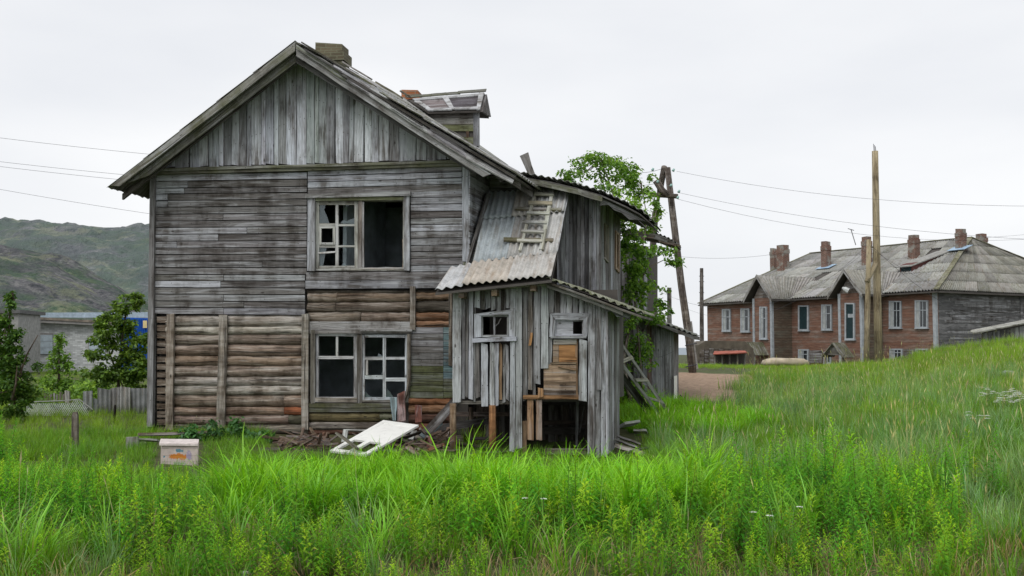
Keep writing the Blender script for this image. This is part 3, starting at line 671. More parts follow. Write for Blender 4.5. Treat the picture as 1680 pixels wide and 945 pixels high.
for (x0, x1, dy) in ((500, 560, 3), (560, 603, 7), (640, 690, 8), (705, 760, 5)):
    q = [RP.out(.16).hit(x0, 70 + (x0 - 486) * .625 + dy), RP.out(.16).hit(x1, 70 + (x1 - 486) * .625 + dy), RP.out(.12).hit(x1, 67.5 + (x1 - 486) * .625 + dy), RP.out(.12).hit(x0, 67.5 + (x0 - 486) * .625 + dy)]
    m = MB(); m.board(*q, .03, RP.n, 3, .006, rag=.06); m.make("batten", WOOD, H, None, (.05, .048, .045, .1))
pb(RP, [(485, 91), (790, 287), (776, 284), (486, 103)], .04, "barge_board", H, WOOD, (.10, .10, .095, .2), None, -.08, nseg=8, jit=.005)
m = MB(); ww = FRONT.out(.5); m.prism([ww.hit(*p) for p in ((778, 268), (800, 276), (829, 288), (826, 296), (820, 298), (812, 288), (798, 283), (780, 283))], -FRONT.n * .05); m.make("eave_bracket", WOOD, H, None, MID)
# --- chimneys of the old house
def stack(name, cx, cy, z0, z1, wx, wy, mat, root=H, courses=None, parent=None, label=None, rot=0.0, lean=0.0, tidy=1.0):
    m = MB(); n = courses or max(3, int((z1 - z0) / .16)); ux = V((math.cos(rot), math.sin(rot), 0)); uy = V((-math.sin(rot), math.cos(rot), 0))
    for i in range(n):
        a, b = z0 + (z1 - z0) * i / n, z0 + (z1 - z0) * (i + 1) / n
        e = (.02 * random.random() + (.06 if i == n - 2 and tidy < 1 else .03 if i == n - 2 else 0)) * tidy; dx, dy = random.uniform(-.008, .008) * tidy + lean * (i / n), random.uniform(-.008, .008) * tidy
        if i == n - 1: e -= .02
        c = V((cx + dx, cy + dy, 0)); hx, hy = ux * (wx / 2 + e), uy * (wy / 2 + e)
        p = [c - hx - hy, c + hx - hy, c + hx + hy, c - hx + hy]; bb = len(m.v)
        tz = [random.uniform(-.05, .03) if i == n - 1 else 0 for _ in p]
        m.v += [q + Z * a for q in p] + [q + Z * (b + z_) for q, z_ in zip(p, tz)]
        for k in range(4):
            k2 = (k + 1) % 4; m.f.append((bb + k, bb + k2, bb + 4 + k2, bb + 4 + k)); w_ = wx if k % 2 == 0 else wy
            m.uv += [(k * 3.1, a), (k * 3.1 + w_, a), (k * 3.1 + w_, b), (k * 3.1, b)]
        m.f.append((bb + 4, bb + 5, bb + 6, bb + 7)); m.uv += [(0, 0), (wx, 0), (wx, wy), (0, wy)]
    o = m.make(name, mat, root, parent)
    if label: o['label'] = label
    return o
pch = at(545, 75, 22.3); stack("chimney", pch.x, 22.3, 6.9, pch.z, .66, .5, BRICKG, label="sooty mossy chimney near the front of the ridge", rot=-R(9), courses=8)
pch = at(675, 150, 25.5); stack("chimney", pch.x, 25.6, 7.2, pch.z, .46, .45, BRICKO, label="broken orange brick chimney stub", rot=-R(9))
# --- roof dormer on the right slope
DW = FRONT.out(-4.3); DB = FRONT.out(-5.6)
def dpt(px, py, w=DW): return w.hit(px, py)
m = MB(); m.prism([dpt(700, 182), dpt(785, 182), dpt(785, 246), dpt(700, 205)], V((-.06, 1, 0)) * 1.7); m.make("dormer_wall", INNER, H, None)
for (y0, y1, x0, c) in ((183, 193, 706, (.17, .16, .15, .4)), (193.5, 204, 708, (.30, .29, .27, .5)), (204.5, 215, 716, (.19, .20, .11, .2)), (225, 236, 748, (.2, .21, .12, .2))):
    hb(DW, x0, 777, y0, y1, c, .04, .03, "dormer_board", mat=MOSSY if c[3] < .3 else WOOD)
vb(DW, 765, 769, 214, 226, BRN, .04, .03, "dormer_board"); vb(DW, 776.5, 786, 181, 240, (.24, .25, .27, .4), .07, .07, "dormer_post")
re0, re1 = DW.out(.22).hit(703, 184), DW.out(.22).hit(788, 182); rr0, rr1 = DW.out(-.75).hit(668, 163), DW.out(-.75).hit(795, 153)
re00 = DW.out(.22).hit(672, 183)
slab(rr0, rr1, (re0 - rr0), (re1 - rr1), .04, "dormer_roof", INNER, BLK)
bk0, bk1 = DW.out(-1.7).hit(676, 186), DW.out(-1.7).hit(802, 192)
slab(rr0, rr1, (bk0 - rr0), (bk1 - rr1), .04, "dormer_roof", INNER, BLK)
nd = (rr1 - rr0).cross(re1 - rr1).normalized(); nd = nd if nd.z > 0 else -nd
def dr(s0, s1, t0, t1, c, h, name="dormer_batten", mat=WOOD, th=.03):
    P = lambda s, t: rr0.lerp(rr1, s).lerp(re0.lerp(re1, s), t) + nd * h
    m = MB(); m.board(P(s0, t1), P(s1, t1), P(s1, t0), P(s0, t0), th, nd, 3, .006); m.make(name, mat, H, None, c)
WB = (.48, .49, .50, .5)
dr(.02, .10, .28, 1.0, WB, .05); dr(.44, .52, .15, .95, WB, .05); dr(.93, .999, .05, 1.0, WB, .05); dr(.0, .46, .88, 1.0, WB, .055); dr(.52, .96, .86, .98, WB, .055); dr(.05, .95, .08, .22, (.40, .41, .42, .5), .045)
dr(.10, .44, .22, .88, (.19, .16, .16, .3), .02, "dormer_panel"); dr(.52, .93, .2, .86, (.085, .075, .085, .1), .02, "dormer_panel")
for k in range(6):
    s0 = k / 6; dr(s0, s0 + .19, -.10, .05, (.12, .12, .10, .2), .06 + .02 * random.random(), "roofing_felt", MOSSY, .02)
m = MB(); m.prism([rr1 - Z * .03, bk1 + U * .0, re1 - Z * .02], U * .06); m.make("dormer_gable", WOOD, H, None, (.10, .09, .085, .3))

# --- annex, upper storey
shell_w = ANNEX.out(-.06)
a = ANNEX.out(-.06).hit(803, 570); b = ANNEX.out(-.06).hit(982, 570)
m = MB(); zt0, zt1 = ANNEX.hit(803, 296).z, ANNEX.hit(982, 330).z
m.prism([V((a.x, a.y, -.3)), V((b.x, b.y, -.3)), V((b.x, b.y, zt1)), V((a.x, a.y, zt0))], D * .08); m.make("inner_wall", INNER, H)
upright(b, D * 2.9, -.2, zt1 - .05, .06, "inner_wall"); upright(V((a.x, a.y, 0)) + D * 2.95, (b - a), -.2, zt1 - .05, .08, "back_wall")
for (y0, y1, c) in ((288, 297, (.16, .15, .14, .4)), (297.5, 307, (.19, .18, .17, .4)), (307.5, 317, (.14, .14, .13, .4))):
    hb(ANNEX, 803, 960 if y0 > 300 else 905, y0, y1, c, .0, .04, "beam", sl=4)
x = 914.0; cols = [(.34, .36, .38, .5), (.30, .31, .33, .5), (.33, .35, .37, .4), (.12, .12, .125, .3), (.075, .075, .08, .2), (.17, .17, .175, .4), (.21, .21, .22, .4), (.065, .065, .07, .2), (.24, .25, .26, .5), (.33, .35, .37, .4), (.36, .38, .40, .3)]
for i in range(11):
    x1 = x + 6.5; yt = 303 + (x - 920) * .235
    vb(ANNEX, x, x1 - .5, yt, 500, cols[i], .02 + .012 * (i % 2), .025, "plank", nseg=5); x = x1
x = 985.0
for i in range(8):
    x1 = x + 4.4 - i * .06; c = random.choice((PALE, MID, (.28, .29, .30, .5), PALE)); yt = 333 + (x - 985) * .35
    if i in (2, 6):                               # boards broken by the two slit windows
        y_t, y_b = (370, 421) if i == 2 else (382, 437)
        pb(ASIDE, [(x, y_t), (x, yt), (x1 - .3, yt), (x1 - .3, y_t)], .025, "plank", H, WOOD, vary(c), None, .02, nseg=1, jit=.002)
        pb(ASIDE, [(x, 512), (x, y_b), (x1 - .3, y_b), (x1 - .3, 512)], .025, "plank", H, WOOD, vary(c), None, .02, nseg=2, jit=.002)
    else: pb(ASIDE, [(x, 512), (x, yt), (x1 - .3, yt), (x1 - .3, 512)], .025, "plank", H, WOOD, vary(c), None, .02 + .01 * (i % 2), nseg=4, jit=.004)
    x = x1
for (x0, x1, y0, y1, c) in ((993.2, 999.2, 367, 422, (.28, .25, .20, .3)), (1010.5, 1017, 379, 438, (.36, .25, .16, .3))):
    sl = 1.3 * (x1 - x0)
    mm = MB(); ww = ASIDE.out(.06)
    for q in ([(x0, y1), (x0, y0), (x0 + 1.8, y0 + 1.5), (x0 + 1.8, y1 + .8)], [(x1 - 1.8, y1 + sl * .7), (x1 - 1.8, y0 + sl * .5), (x1, y0 + sl * .7), (x1, y1 + sl * .9)], [(x0, y0 + 3), (x1, y0 + sl), (x1, y0 + sl - 4), (x0, y0 - 1)], [(x0, y1 + 3), (x1, y1 + sl + 2), (x1, y1 + sl - 2), (x0, y1 - 1)]):
        mm.board(*[ww.hit(*p) for p in q], .05, U, 1, .0)
    tag(mm.make("window", WOOD, H, None, c), "narrow slit window")
# annex roof: sagging sheets running back from a curved front edge
AR = ANNEX.out(.65)
edge = [(822, 281), (862, 288), (905, 296), (948, 306), (988, 318), (1026, 335), (1050, 348), (1068, 363)]
P_ = [AR.hit(*e) for e in edge]
for i in range(7):
    deep = [5.5, 5.0, 4.5, 4.2, 3.9, 2.2, 1.7][i]
    p, q = P_[i], P_[i + 1]; m = MB(); nseg = 4
    for r in range(2):
        d0, d1 = deep * r / 2, deep * (r + 1) / 2 + .1
        hh = Z * (.02 + .02 * (1 - r) + random.uniform(0, .015)); e = (q - p).normalized() * .03
        mq = corr([p + D * d1 + hh, q + e + D * d1 + hh, q + e + D * d0 + hh, p + D * d0 + hh], (q - p).length / .14, .018, 2, spw=6)
        mq.make("roof_sheet", SHEET, H, None, vary((.25, .26, .25, .5), .1, a=.35), smooth=True)
    m = MB(); m.prism([p - Z * .03, q - Z * .03, q - Z * .06, p - Z * .06], D * deep * .97); m.make("roof_deck", WOOD, H, None, (.09, .085, .08, .2))
for i in range(4):
    p, q = P_[i] - Z * .05, P_[i + 1] - Z * .05; m = MB(); m.board(p - Z * .11, q - Z * .11, q, p, .03, AR.n, 2, .006); m.make("fascia_board", MOSSY, H, None, (.17, .17, .15, .4))
m = MB(); ww = ANNEX.out(.5); m.prism([ww.hit(*p) for p in ((985, 325), (1012, 338), (1040, 352), (1062, 364), (1050, 361), (1032, 360), (1020, 349), (1008, 345), (998, 336), (985, 337))], D * .04); m.make("eave_bracket", WOOD, H, None, MID)

# --- rear block behind the vines, with its broken eave
RB = Wall(at(1055, 570, 27.5), U)
for i in range(7):
    x0 = 1020 + i * 6; vb(RB, x0, x0 + 5.5, 402 + i * .8, 650, random.choice((MID, PALE, DARK)), .02 * (i % 2), .03, nseg=4)
m = MB(); p0, p1 = RB.out(-.05).hit(985, 650), RB.out(-.05).hit(1061, 650); m.prism([p0, p1, RB.out(-.05).hit(1061, 404), RB.out(-.05).hit(985, 392)], D * 3); m.make("inner_wall", INNER, H)
edge2 = [(1020, 378), (1050, 379), (1075, 383), (1095, 391), (1112, 401)]
w2 = RB.out(.5); Q_ = [w2.hit(*e) for e in edge2]
for i in range(4):
    p, q = Q_[i], Q_[i + 1]; m = MB(); m.prism([p, q, q - Z * (.16 if i < 3 else .05), p - Z * .15], D * 1.1); m.make("roof_deck", WOOD, H, None, (.10, .09, .075, .3))
    mq = corr([p + D * 1.2 + Z * .02, q + D * 1.2 + Z * .02, q + Z * .02, p + Z * .02], 3, .02, 1); mq.make("roof_sheet", SHEET, H, None, (.2, .2, .19, .3), smooth=True)
for i in range(7):
    t = random.random(); a = Q_[1].lerp(Q_[3], t) - Z * .16; m = MB(); b = a + V((random.uniform(-.5, .5), -.1, random.uniform(-.14, .02))); m.board(a, b, b + Z * .03, a + Z * .03, .02, RB.n, 1, .004); m.make("broken_lath", WOOD, H, None, (.2, .14, .10, .3))

# --- the corrugated porch roof
T0, T1 = ANNEX.out(.1).hit(802, 317), ANNEX.out(.1).hit(933, 313)
MW = ANNEX.out(1.8); B0, B1 = MW.hit(776, 429), MW.hit(914, 413); BL = MW.hit(739, 437)
E0, E1, EL = PORCH.out(.38).hit(757, 469), PORCH.out(.38).hit(905, 455), PORCH.out(.38).hit(714, 476)
def P4(s, t): return T0.lerp(T1, s).lerp(B0.lerp(B1, s), t)
def sheet(q, waves, c, amp=.022, lift=0.0, nrow=6, moss=.9, sag=0.0):
    n = (q[1] - q[0]).cross(q[3] - q[0]).normalized(); n = n if n.z > 0 else -n
    m = corr([v + n * lift for v in q], waves, amp, nrow, spw=8, sag=sag); m.make("roof_sheet", SHEET, H, None, (*c, moss), smooth=True)
BLG = (.36, .40, .42); TAN = (.44, .41, .37); GRY = (.43, .44, .44)
sheet([P4(0, 0), P4(.36, .0), P4(.36, .42), P4(0, .42)], 5, (.33, .37, .39), lift=.03); sheet([P4(.355, 0), P4(.68, .0), P4(.68, .42), P4(.355, .42)], 4.5, (.36, .35, .32), lift=.04); sheet([P4(.675, -.01), P4(1, -.01), P4(1.0, .40), P4(.675, .41)], 4.5, (.40, .41, .41), lift=.05)
sheet([P4(0, .38), P4(.41, .38), P4(.41, 1.03), P4(0, 1.03)], 5.5, BLG, lift=.0); sheet([P4(.405, .38), P4(.72, .38), P4(.72, 1.03), P4(.405, 1.03)], 4.3, (.37, .37, .36), lift=.005); sheet([P4(.715, .36), P4(1, .36), P4(1, 1.03), P4(.715, 1.03)], 4, (.46, .46, .45), lift=.01)
hl = Z * -.03
sheet([BL + hl, B0.lerp(B1, .02) + hl, E0.lerp(E1, .015), EL], 3.0, (.50, .51, .52), lift=-.0, nrow=3)
sheet([B0 + hl, B0.lerp(B1, .52) + hl, E0.lerp(E1, .52), E0], 6, (.46, .42, .37), lift=.02, nrow=3); sheet([B0.lerp(B1, .51) + hl, B1 + hl, E1, E0.lerp(E1, .51)], 6, (.45, .44, .42), lift=.03, nrow=3)
m = MB(); m.prism([T0 - Z * .06, T1 - Z * .06, B1 - Z * .06, B0 - Z * .06], V((0, 0, -.03))); m.make("roof_deck", INNER, H)
m = MB(); m.prism([BL - Z * .09, B1 - Z * .09, E1 - Z * .06, EL - Z * .06], V((0, 0, -.03))); m.make("roof_deck", INNER, H)
m = MB(); a, b = ANNEX.out(.3).hit(806, 318), MW.hit(769, 440); m.board(b, a, a - U * .02 + Z * .0 - D * .12, b - D * .12, .05, U, 2, .004); m.make("edge_board", WOOD, H, None, (.12, .115, .11, .4))
m = MB(); sx = (T1 - T0).normalized(); m.board(B1 - Z * .02, T1 - Z * .02, T1 + Z * .05 + sx * .02, B1 + Z * .05 + sx * .02, .02, U, 3, .004); m.make("edge_board", WOOD, H, None, PALEW)
hb(PORCH, 745, 902, 474.5, 480, (.30, .29, .24, .4), .2, .05, "eave_beam", mat=MOSSY, sl=-12)
for (x0, y0) in ((752, 478), (806, 474), (870, 466)):
    hb(PORCH, x0, x0 + 9, y0, y0 + 11, (.24, .18, .12, .3), .3, .6, "rafter_end", nseg=2, jit=.012)

# --- porch: front boards
def pv(x0, x1, yt, yb, c, off=.0, **k): return vb(PORCH, x0, x1, yt, yb, c, off, .025, k.pop('name', 'plank'), **k)
PL = (.42, .44, .465, .45); PM = (.25, .255, .265, .5); PD = (.15, .145, .14, .4); PB = (.26, .17, .10, .2)
front_list = [  # x0, x1, top, bottom, colour, offset
 (742.5, 757, 478, 658, PL, .03), (757.5, 763, 480, 655, PM, .0), (763.5, 768.5, 480, 654, PD, .0), (769, 777, 476, 657, PL, .02), (777, 781, 476, 656, PD, .0),
 (779, 788, 474, 508, PL, .01), (788, 797, 474, 508, PD, .0), (797, 806, 473, 508, PM, .01), (806, 814, 472, 508, PL, .0), (814.5, 822, 471, 508, PM, .01), (822, 830, 470, 508, PD, .0), (830, 838, 470, 508, PM, .01),
 (789.5, 801.5, 563, 665, PL, .04), (803.5, 812, 562, 664, PL, .04), (812.5, 818.5, 562, 663, PALE, .05), (781, 788, 562, 652, PD, .0), (819, 824.5, 563, 657, PB, .0), (825, 829.5, 566, 659, PD, .01), (830, 836, 566, 657, PM, .01),
 (836, 845, 468, 742, PL, .05), (845.5, 857, 466, 738, (.30, .31, .325, .6), .03), (857.5, 866, 465, 655, PD, .0), (866, 874, 464, 640, (.17, .15, .13, .3), .01),
 (874.5, 879, 465, 655, PD, .0), (876, 887, 463, 627, PM, .045), (887.5, 900, 463, 608, PL, .04), (900, 909, 466, 516, PM, .01), (909.5, 918, 468, 516, PD, .0), (918.5, 929, 472, 516, PM, .01), (929.5, 939, 476, 516, PL, .0), (939.5, 949, 480, 516, PM, .01), (949.5, 958, 483, 516, PL, .0), (958.5, 967, 486, 516, PM, .01),
 (949.5, 963.5, 557, 655, PL, .05), (944, 949, 557, 650, PB, .0), (964, 976, 489, 748, PL, .03), (976.5, 985, 493, 750, PM, .01), (980, 987, 500, 643, PM, .05), (985.5, 996.5, 497, 752, PL, .03), (900, 906, 556, 600, PM, .0),
]
for (x0, x1, yt, yb, c, off) in front_list:
    dx = (.0 if x1 < 840 else .6) + random.choice((0, 0, .6, -.6))
    pv(x0, x1 - .8, yt, yb + random.uniform(-3, 3), c, off, dx=dx, nseg=5, jit=.006, rag=.03)
pv(867, 871, 545, 567, (.42, .22, .09, .1), .06, dx=3); pv(882.5, 891, 637, 652, (.42, .24, .11, .1), .06)
# boards of the side
x = 997.0
for i in range(5):
    x1 = x + 3.9; yb = 750 - i * 5.5; yt = 500 + i * 3
    pb(PSIDE, [(x, yb), (x, yt), (x1 - .25, yt + 1.5), (x1 - .25, yb - 5)], .03, "plank", H, WOOD, vary((PL, PM, PL, PD, PM)[i]), None, .02 + .012 * (i % 2), nseg=5, jit=.006, rag=.05)
    x = x1
# walls and floor inside the porch
PF = PORCH.out(-.1); p0, p1 = PF.hit(744, 570), PF.hit(994, 570)
zfl = PORCH.hit(900, 652).z
hslab(p0 + D * .05, p1 - p0, D * 2.35, zfl, .08, "porch_floor")
upright(p0 + U * .02, D * 1.9, zfl, 2.75, .03, "inner_wall"); upright(p1 - U * .05, D * 2.5, zfl, 2.35, .03, "inner_wall", n=-U)
upright(p0 + U * 1.05 + D * 2.35, U * 1.6, -.2, 2.9, .05, "inner_wall")
hb(PORCH, 858, 960, 648, 655, (.30, .17, .085, .2), .02, .1, "floor_beam"); hb(PORCH, 742, 836, 657.5, 663, (.16, .15, .13, .4), -.02, .1, "floor_beam")
# left porch window
wl_ = frame_ring(PORCH, 788, 516, 835, 553, 3.5, .0, .08, "window", WOOD, PL); tag(wl_, "left porch window, glass gone")
pb(PORCH, [(778, 515), (843, 507), (835, 516), (789, 519)], .03, "casing", H, WOOD, PALE, wl_, .05); pb(PORCH, [(778, 554), (778, 515), (789, 519), (789, 553)], .03, "casing", H, WOOD, PALE, wl_, .05)
pb(PORCH, [(835, 552), (835, 516), (843.5, 507), (843.5, 552)], .03, "casing", H, WOOD, PALE, wl_, .05); hb(PORCH, 775, 847, 555, 562, PALE, .09, .06, "sill", parent=wl_, sl=-3)
vb(PORCH, 809.5, 812.5, 519, 550, PALE, -.01, .03, "muntin", parent=wl_, rag=0, jit=.002)
m = MB(); ww = PORCH.out(-.03); m.tube([ww.hit(*p) for p in ((812, 536), (818, 530), (822, 522))], .012, 4); m.make("twig", LOGM, H, wl_, PALE)
# right porch window
wr_ = frame_ring(PORCH, 909, 524, 958, 551, 3.0, .0, .08, "window", WOOD, PL); tag(wr_, "right porch window, half boarded over")
pb(PORCH, [(903, 513), (969, 514), (957, 525), (911, 524)], .03, "casing", H, WOOD, PALE, wr_, .05); pb(PORCH, [(901, 553), (903, 514), (911, 525), (909, 552)], .03, "casing", H, WOOD, PALE, wr_, .05)
pb(PORCH, [(957, 552), (957, 525), (969, 514), (963, 552)], .03, "casing", H, WOOD, PALE, wr_, .05); hb(PORCH, 903, 962, 551.5, 555, PM, .07, .05, "sill", parent=wr_)
hb(PORCH, 912.5, 940, 527.5, 549, (.36, .37, .39, .3), -.01, .02, "panel", parent=wr_)
# plywood door below it
PLY = (.42, .22, .09, .0)
hb(PORCH, 908, 946, 557, 565, (.30, .26, .20, .4), .02, .03, "door_panel"); hb(PORCH, 917, 946, 565.5, 594, PLY, .0, .02, "door_panel"); hb(PORCH, 907, 916.5, 565.5, 594, (.28, .20, .13, .2), .01, .02, "door_panel")
hb(PORCH, 903, 945, 594.5, 597, (.2, .15, .10, .2), .03, .03, "door_rail")
for (y0, y1, c) in ((598, 612, (.33, .24, .16, .4)), (612.2, 626, (.38, .28, .19, .3)), (626.2, 640, (.30, .21, .14, .3)), (640.2, 648, (.11, .08, .06, .2))):
    hb(PORCH, 892, 945, y0, y1, c, .01, .02, "door_panel", sl=.5, jit=.006)
pb(PORCH, [(915, 602), (945, 608), (945, 604), (915, 600)], .02, "door_panel", H, WOOD, (.3, .2, .12, .1), None, .04)
# posts and clutter below the porch floor
def post(name, x, yt, yb, r, d, c, root=H, mat=LOGM, dx=0):
    a, b = at(x, yb, d), at(x + dx, yt, d); a.z = min(a.z, gz(a.x, a.y) - .1) if root is H else a.z; m = MB(); m.tube([a, a.lerp(b, .5), b], [r * 1.05, r, r * .95], 8, jit=.03); return m.make(name, mat, root, None, c, smooth=True)
pw = 17.95
post("post", 743, 662, 745, .062, pw, (.26, .18, .11, .3)); post("post", 808, 665, 750, .065, pw - .1, (.33, .17, .075, .1)); post("post", 773, 668, 745, .045, pw + .8, (.12, .09, .07, .2))
for (x0, x1, c) in ((865, 875, (.33, .20, .11, .2)), (879.5, 889, (.27, .18, .12, .3))): pv(x0, x1, 655, 722, c, -.02, name="post")
pv(857, 864, 690, 745, (.22, .15, .09, .2), -.03, name="post")
hb(PORCH, 893, 962, 737, 746, (.13, .11, .09, .3), -.05, .15, "floor_beam")
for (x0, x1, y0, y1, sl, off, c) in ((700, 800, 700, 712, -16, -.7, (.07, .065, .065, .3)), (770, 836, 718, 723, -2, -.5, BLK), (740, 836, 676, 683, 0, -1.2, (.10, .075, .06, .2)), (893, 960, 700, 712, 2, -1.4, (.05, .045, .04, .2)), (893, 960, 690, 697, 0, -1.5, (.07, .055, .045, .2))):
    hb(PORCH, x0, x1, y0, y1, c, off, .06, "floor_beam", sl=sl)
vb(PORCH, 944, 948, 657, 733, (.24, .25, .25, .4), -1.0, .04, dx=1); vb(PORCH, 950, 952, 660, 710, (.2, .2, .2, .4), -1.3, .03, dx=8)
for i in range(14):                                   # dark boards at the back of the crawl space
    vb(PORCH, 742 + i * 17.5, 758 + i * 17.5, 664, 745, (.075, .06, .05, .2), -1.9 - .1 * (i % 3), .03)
# shed roof over the right half of the porch
SR = PORCH.out(.3); s_edge = [(896, 461), (928, 472), (960, 483.5), (992, 495.5), (1022, 507), (1053, 518)]
S_ = [SR.hit(*e) for e in s_edge]
for i in range(5):
    p, q = S_[i], S_[i + 1]; dd = 2.6 if i < 4 else 1.9; e = (q - p).normalized() * .03
    for r in range(2):
        mq = corr([p + D * (dd * (r + 1) / 2 + .05) + Z * .06, q + e + D * (dd * (r + 1) / 2 + .05) + Z * .06, q + e + D * dd * r / 2 + Z * (.05 + .02 * random.random()), p + D * dd * r / 2 + Z * .05], 2.6, .022, 2); mq.make("roof_sheet", SHEET, H, None, vary((.27, .28, .22, .4), .15, a=.15), smooth=True)
    m = MB(); m.prism([p, q, q - Z * .04, p - Z * .04], D * dd * .98); m.make("roof_deck", WOOD, H, None, (.13, .12, .10, .3))
for i in range(5):
    p, q = S_[i] - Z * .04, S_[i + 1] - Z * .04
    if i < 4:
        m = MB(); m.board(p - Z * .07 - SR.n * .06, q - Z * .07 - SR.n * .06, q - SR.n * .06, p - SR.n * .06, .03, SR.n, 2, .006); m.make("fascia_board", WOOD, H, None, (.20, .20, .18, .4))
m = MB(); m.prism([PORCH.out(.12).hit(*p) for p in ((994, 499), (1036, 515), (1031, 524), (1022, 520), (1012, 520), (1004, 511), (994, 512))], D * .04); m.make("eave_bracket", WOOD, H, None, (.22, .23, .24, .4))

# ================================================================= things lying about the old house
def solo(m, name, mat, label, cat, loc, color=None, group=None, smooth=False):
    o = m.make(name, mat, None, None, color, smooth, loc=loc); return tag(o, label, cat, group)
# ladder lying on the corrugated roof
LN = (T1 - T0).cross(B0 - T0).normalized(); LN = LN if LN.z > 0 else -LN
class Pl:                                    # any plane, same interface as Wall
    def __init__(s, p, n): s.p, s.n = p, n
    def out(s, d): return Pl(s.p + s.n * d, s.n)
    def hit(s, px, py): r = ray(px, py); t = (s.p - EYEV).dot(s.n) / r.dot(s.n); return EYEV + r * t
LP = Pl(P4(.5, .5) + LN * .125, LN)
lad = thing("ladder", "short mossy wooden ladder lying on the corrugated porch roof", "ladder", LP.hit(884, 360))
LC = (.42, .42, .35, .6)
def ppb(w, q, th, name, root, c, off=0, **k):
    m = MB(); m.board(*[w.out(off).hit(*p) for p in q], th, w.n, **k); return m.make(name, WOOD, root, None, vary(c, .1))
ppb(LP, [(850.5, 410), (877.5, 308), (882.5, 309), (855, 411)], .05, "rail", lad, LC, nseg=4); ppb(LP, [(884, 408), (903.5, 311), (909, 312), (891.5, 409)], .05, "rail", lad, LC, nseg=4)
for (x0, x1, y0, y1, c) in ((876, 909, 315, 319, LC), (867, 906, 329, 334.5, (.34, .31, .22, .2)), (864, 901, 346, 350, LC), (857, 897, 361, 365, LC), (855, 892, 376.5, 380.5, LC), (848, 889, 391.5, 395.5, LC)):
    ppb(LP, [(x0, y1), (x1, y1 + 1), (x1, y0 + 1), (x0, y0)], .035, "rung", lad, c, .03, nseg=2)
for i, (x0, x1, y0, y1, lb) in enumerate(((845, 921, 339, 343, "thin grey batten under the upper end of the roof ladder"), (826, 908, 389, 394, "longer mossy batten under the foot of the roof ladder"))):
    m = MB(); w_ = LP.out(-.02); p = [w_.hit(*q) for q in ((x0, y1), (x1, y1 + 2), (x1, y0 + 2), (x0, y0))]; m.board(*p, .04, LN, 3, .006); solo(m, "batten", MOSSY, lb, "batten", p[0], (.2, .17, .13, .4))
m = MB(); w_ = Wall(at(865, 270, 21.3), U); p = [w_.hit(*q) for q in ((868, 289), (852, 256), (866, 250), (879, 290))]; m.board(*p, .05, w_.n, 2, .01, rag=.04)
solo(m, "loose_plank", WOOD, "short broken plank standing up on the annex roof", "plank", p[0], (.2, .19, .18, .6))
# ladder leaning against the annex side
def pt(px, py, d): return at(px, py, d)
l0, l1 = pt(1008, 576, 21.4), pt(1092, 690, 22.4); r0, r1 = pt(1008, 543, 21.4), pt(1106, 686, 22.4)
lad2 = thing("ladder", "long wooden ladder leaning on the porch side beside the vines", "ladder", l1)
for a, b in ((l0, l1), (r0, r1)):
    ax = (b - a).normalized(); s_ = ax.cross(V((0, -1, 0))).normalized(); m = MB(); m.board(a, b, b + s_ * .07, a + s_ * .07, .10, V((0, -1, 0)), 4, .004); m.make("rail", WOOD, lad2, None, (.34, .345, .33, .5))
for t in (.12, .38, .64):
    a, b = l0.lerp(l1, t), r0.lerp(r1, t + .15) ; a += V((0, -.1, 0)); b += V((0, -.1, 0)); ax = (l1 - l0).normalized() * .10; m = MB(); m.board(a, b, b + ax, a + ax, .03, V((0, -1, .3)), 1, .003); m.make("rung", WOOD, lad2, None, (.44, .43, .36, .4))
m = MB(); a, b = pt(1012, 596, 21.6), pt(1078, 684, 22.6); ax = (b - a).normalized().cross(V((0, -1, 0))).normalized(); m.board(a, b, b + ax * .16, a + ax * .16, .05, V((0, -1, 0)), 3, .01)
solo(m, "plank", WOOD, "dark plank leaning just under the long ladder", "plank", a, (.09, .085, .08, .3))

# white panel door tipped over on the rubble
def door():
    a, b, c, d = pt(541, 739, 16.6), pt(601, 746, 16.2), pt(687, 697, 17.7), pt(629, 689, 18.1)
    t = thing("door", "white painted panel door with two open lights lying tilted on rubble", "door", (a + c) / 2)
    P = lambda u, v: a.lerp(b, u).lerp(d.lerp(c, u), v); n = (b - a).cross(d - a).normalized(); n = n if n.z > 0 else -n
    def piece(name, u0, u1, v0, v1, th=.035, h=0.0, mat=None, bow=0): m = MB(); m.board(P(u0, v0) + n * h, P(u0, v1) + n * h, P(u1, v1) + n * h, P(u1, v0) + n * h, th, n, 3, .002, bow); m.make(name, mat or WHITEP, t)
    piece("stile", 0, .12, 0, 1); piece("stile", .88, 1, 0, 1); piece("rail", .12, .88, 0, .06); piece("rail", .12, .88, .36, .43); piece("rail", .12, .88, .92, 1)
    piece("muntin", .44, .56, .06, .36); piece("panel", .12, .88, .43, .92, .015, -.008, bow=.006)
door()
def leaning_sash():
    q = [pt(557, 742, 18.2), pt(563, 704, 18.5), pt(684, 706, 18.5), pt(672, 732, 18.0)]
    t = thing("window_sash", "white empty window sash lying in the rubble behind the white door", "window sash", q[0])
    n = (q[3] - q[0]).cross(q[1] - q[0]).normalized(); c_ = sum(q, V()) / 4
    for i in range(4):
        a, b = q[i], q[(i + 1) % 4]; ia, ib = a.lerp(c_, .14), b.lerp(c_, .14); m = MB(); m.board(a, b, ib, ia, .04, n, 2, .002); m.make("sash_bar", FRAMEM, t, None, (.5, .52, .5, .6))
leaning_sash()
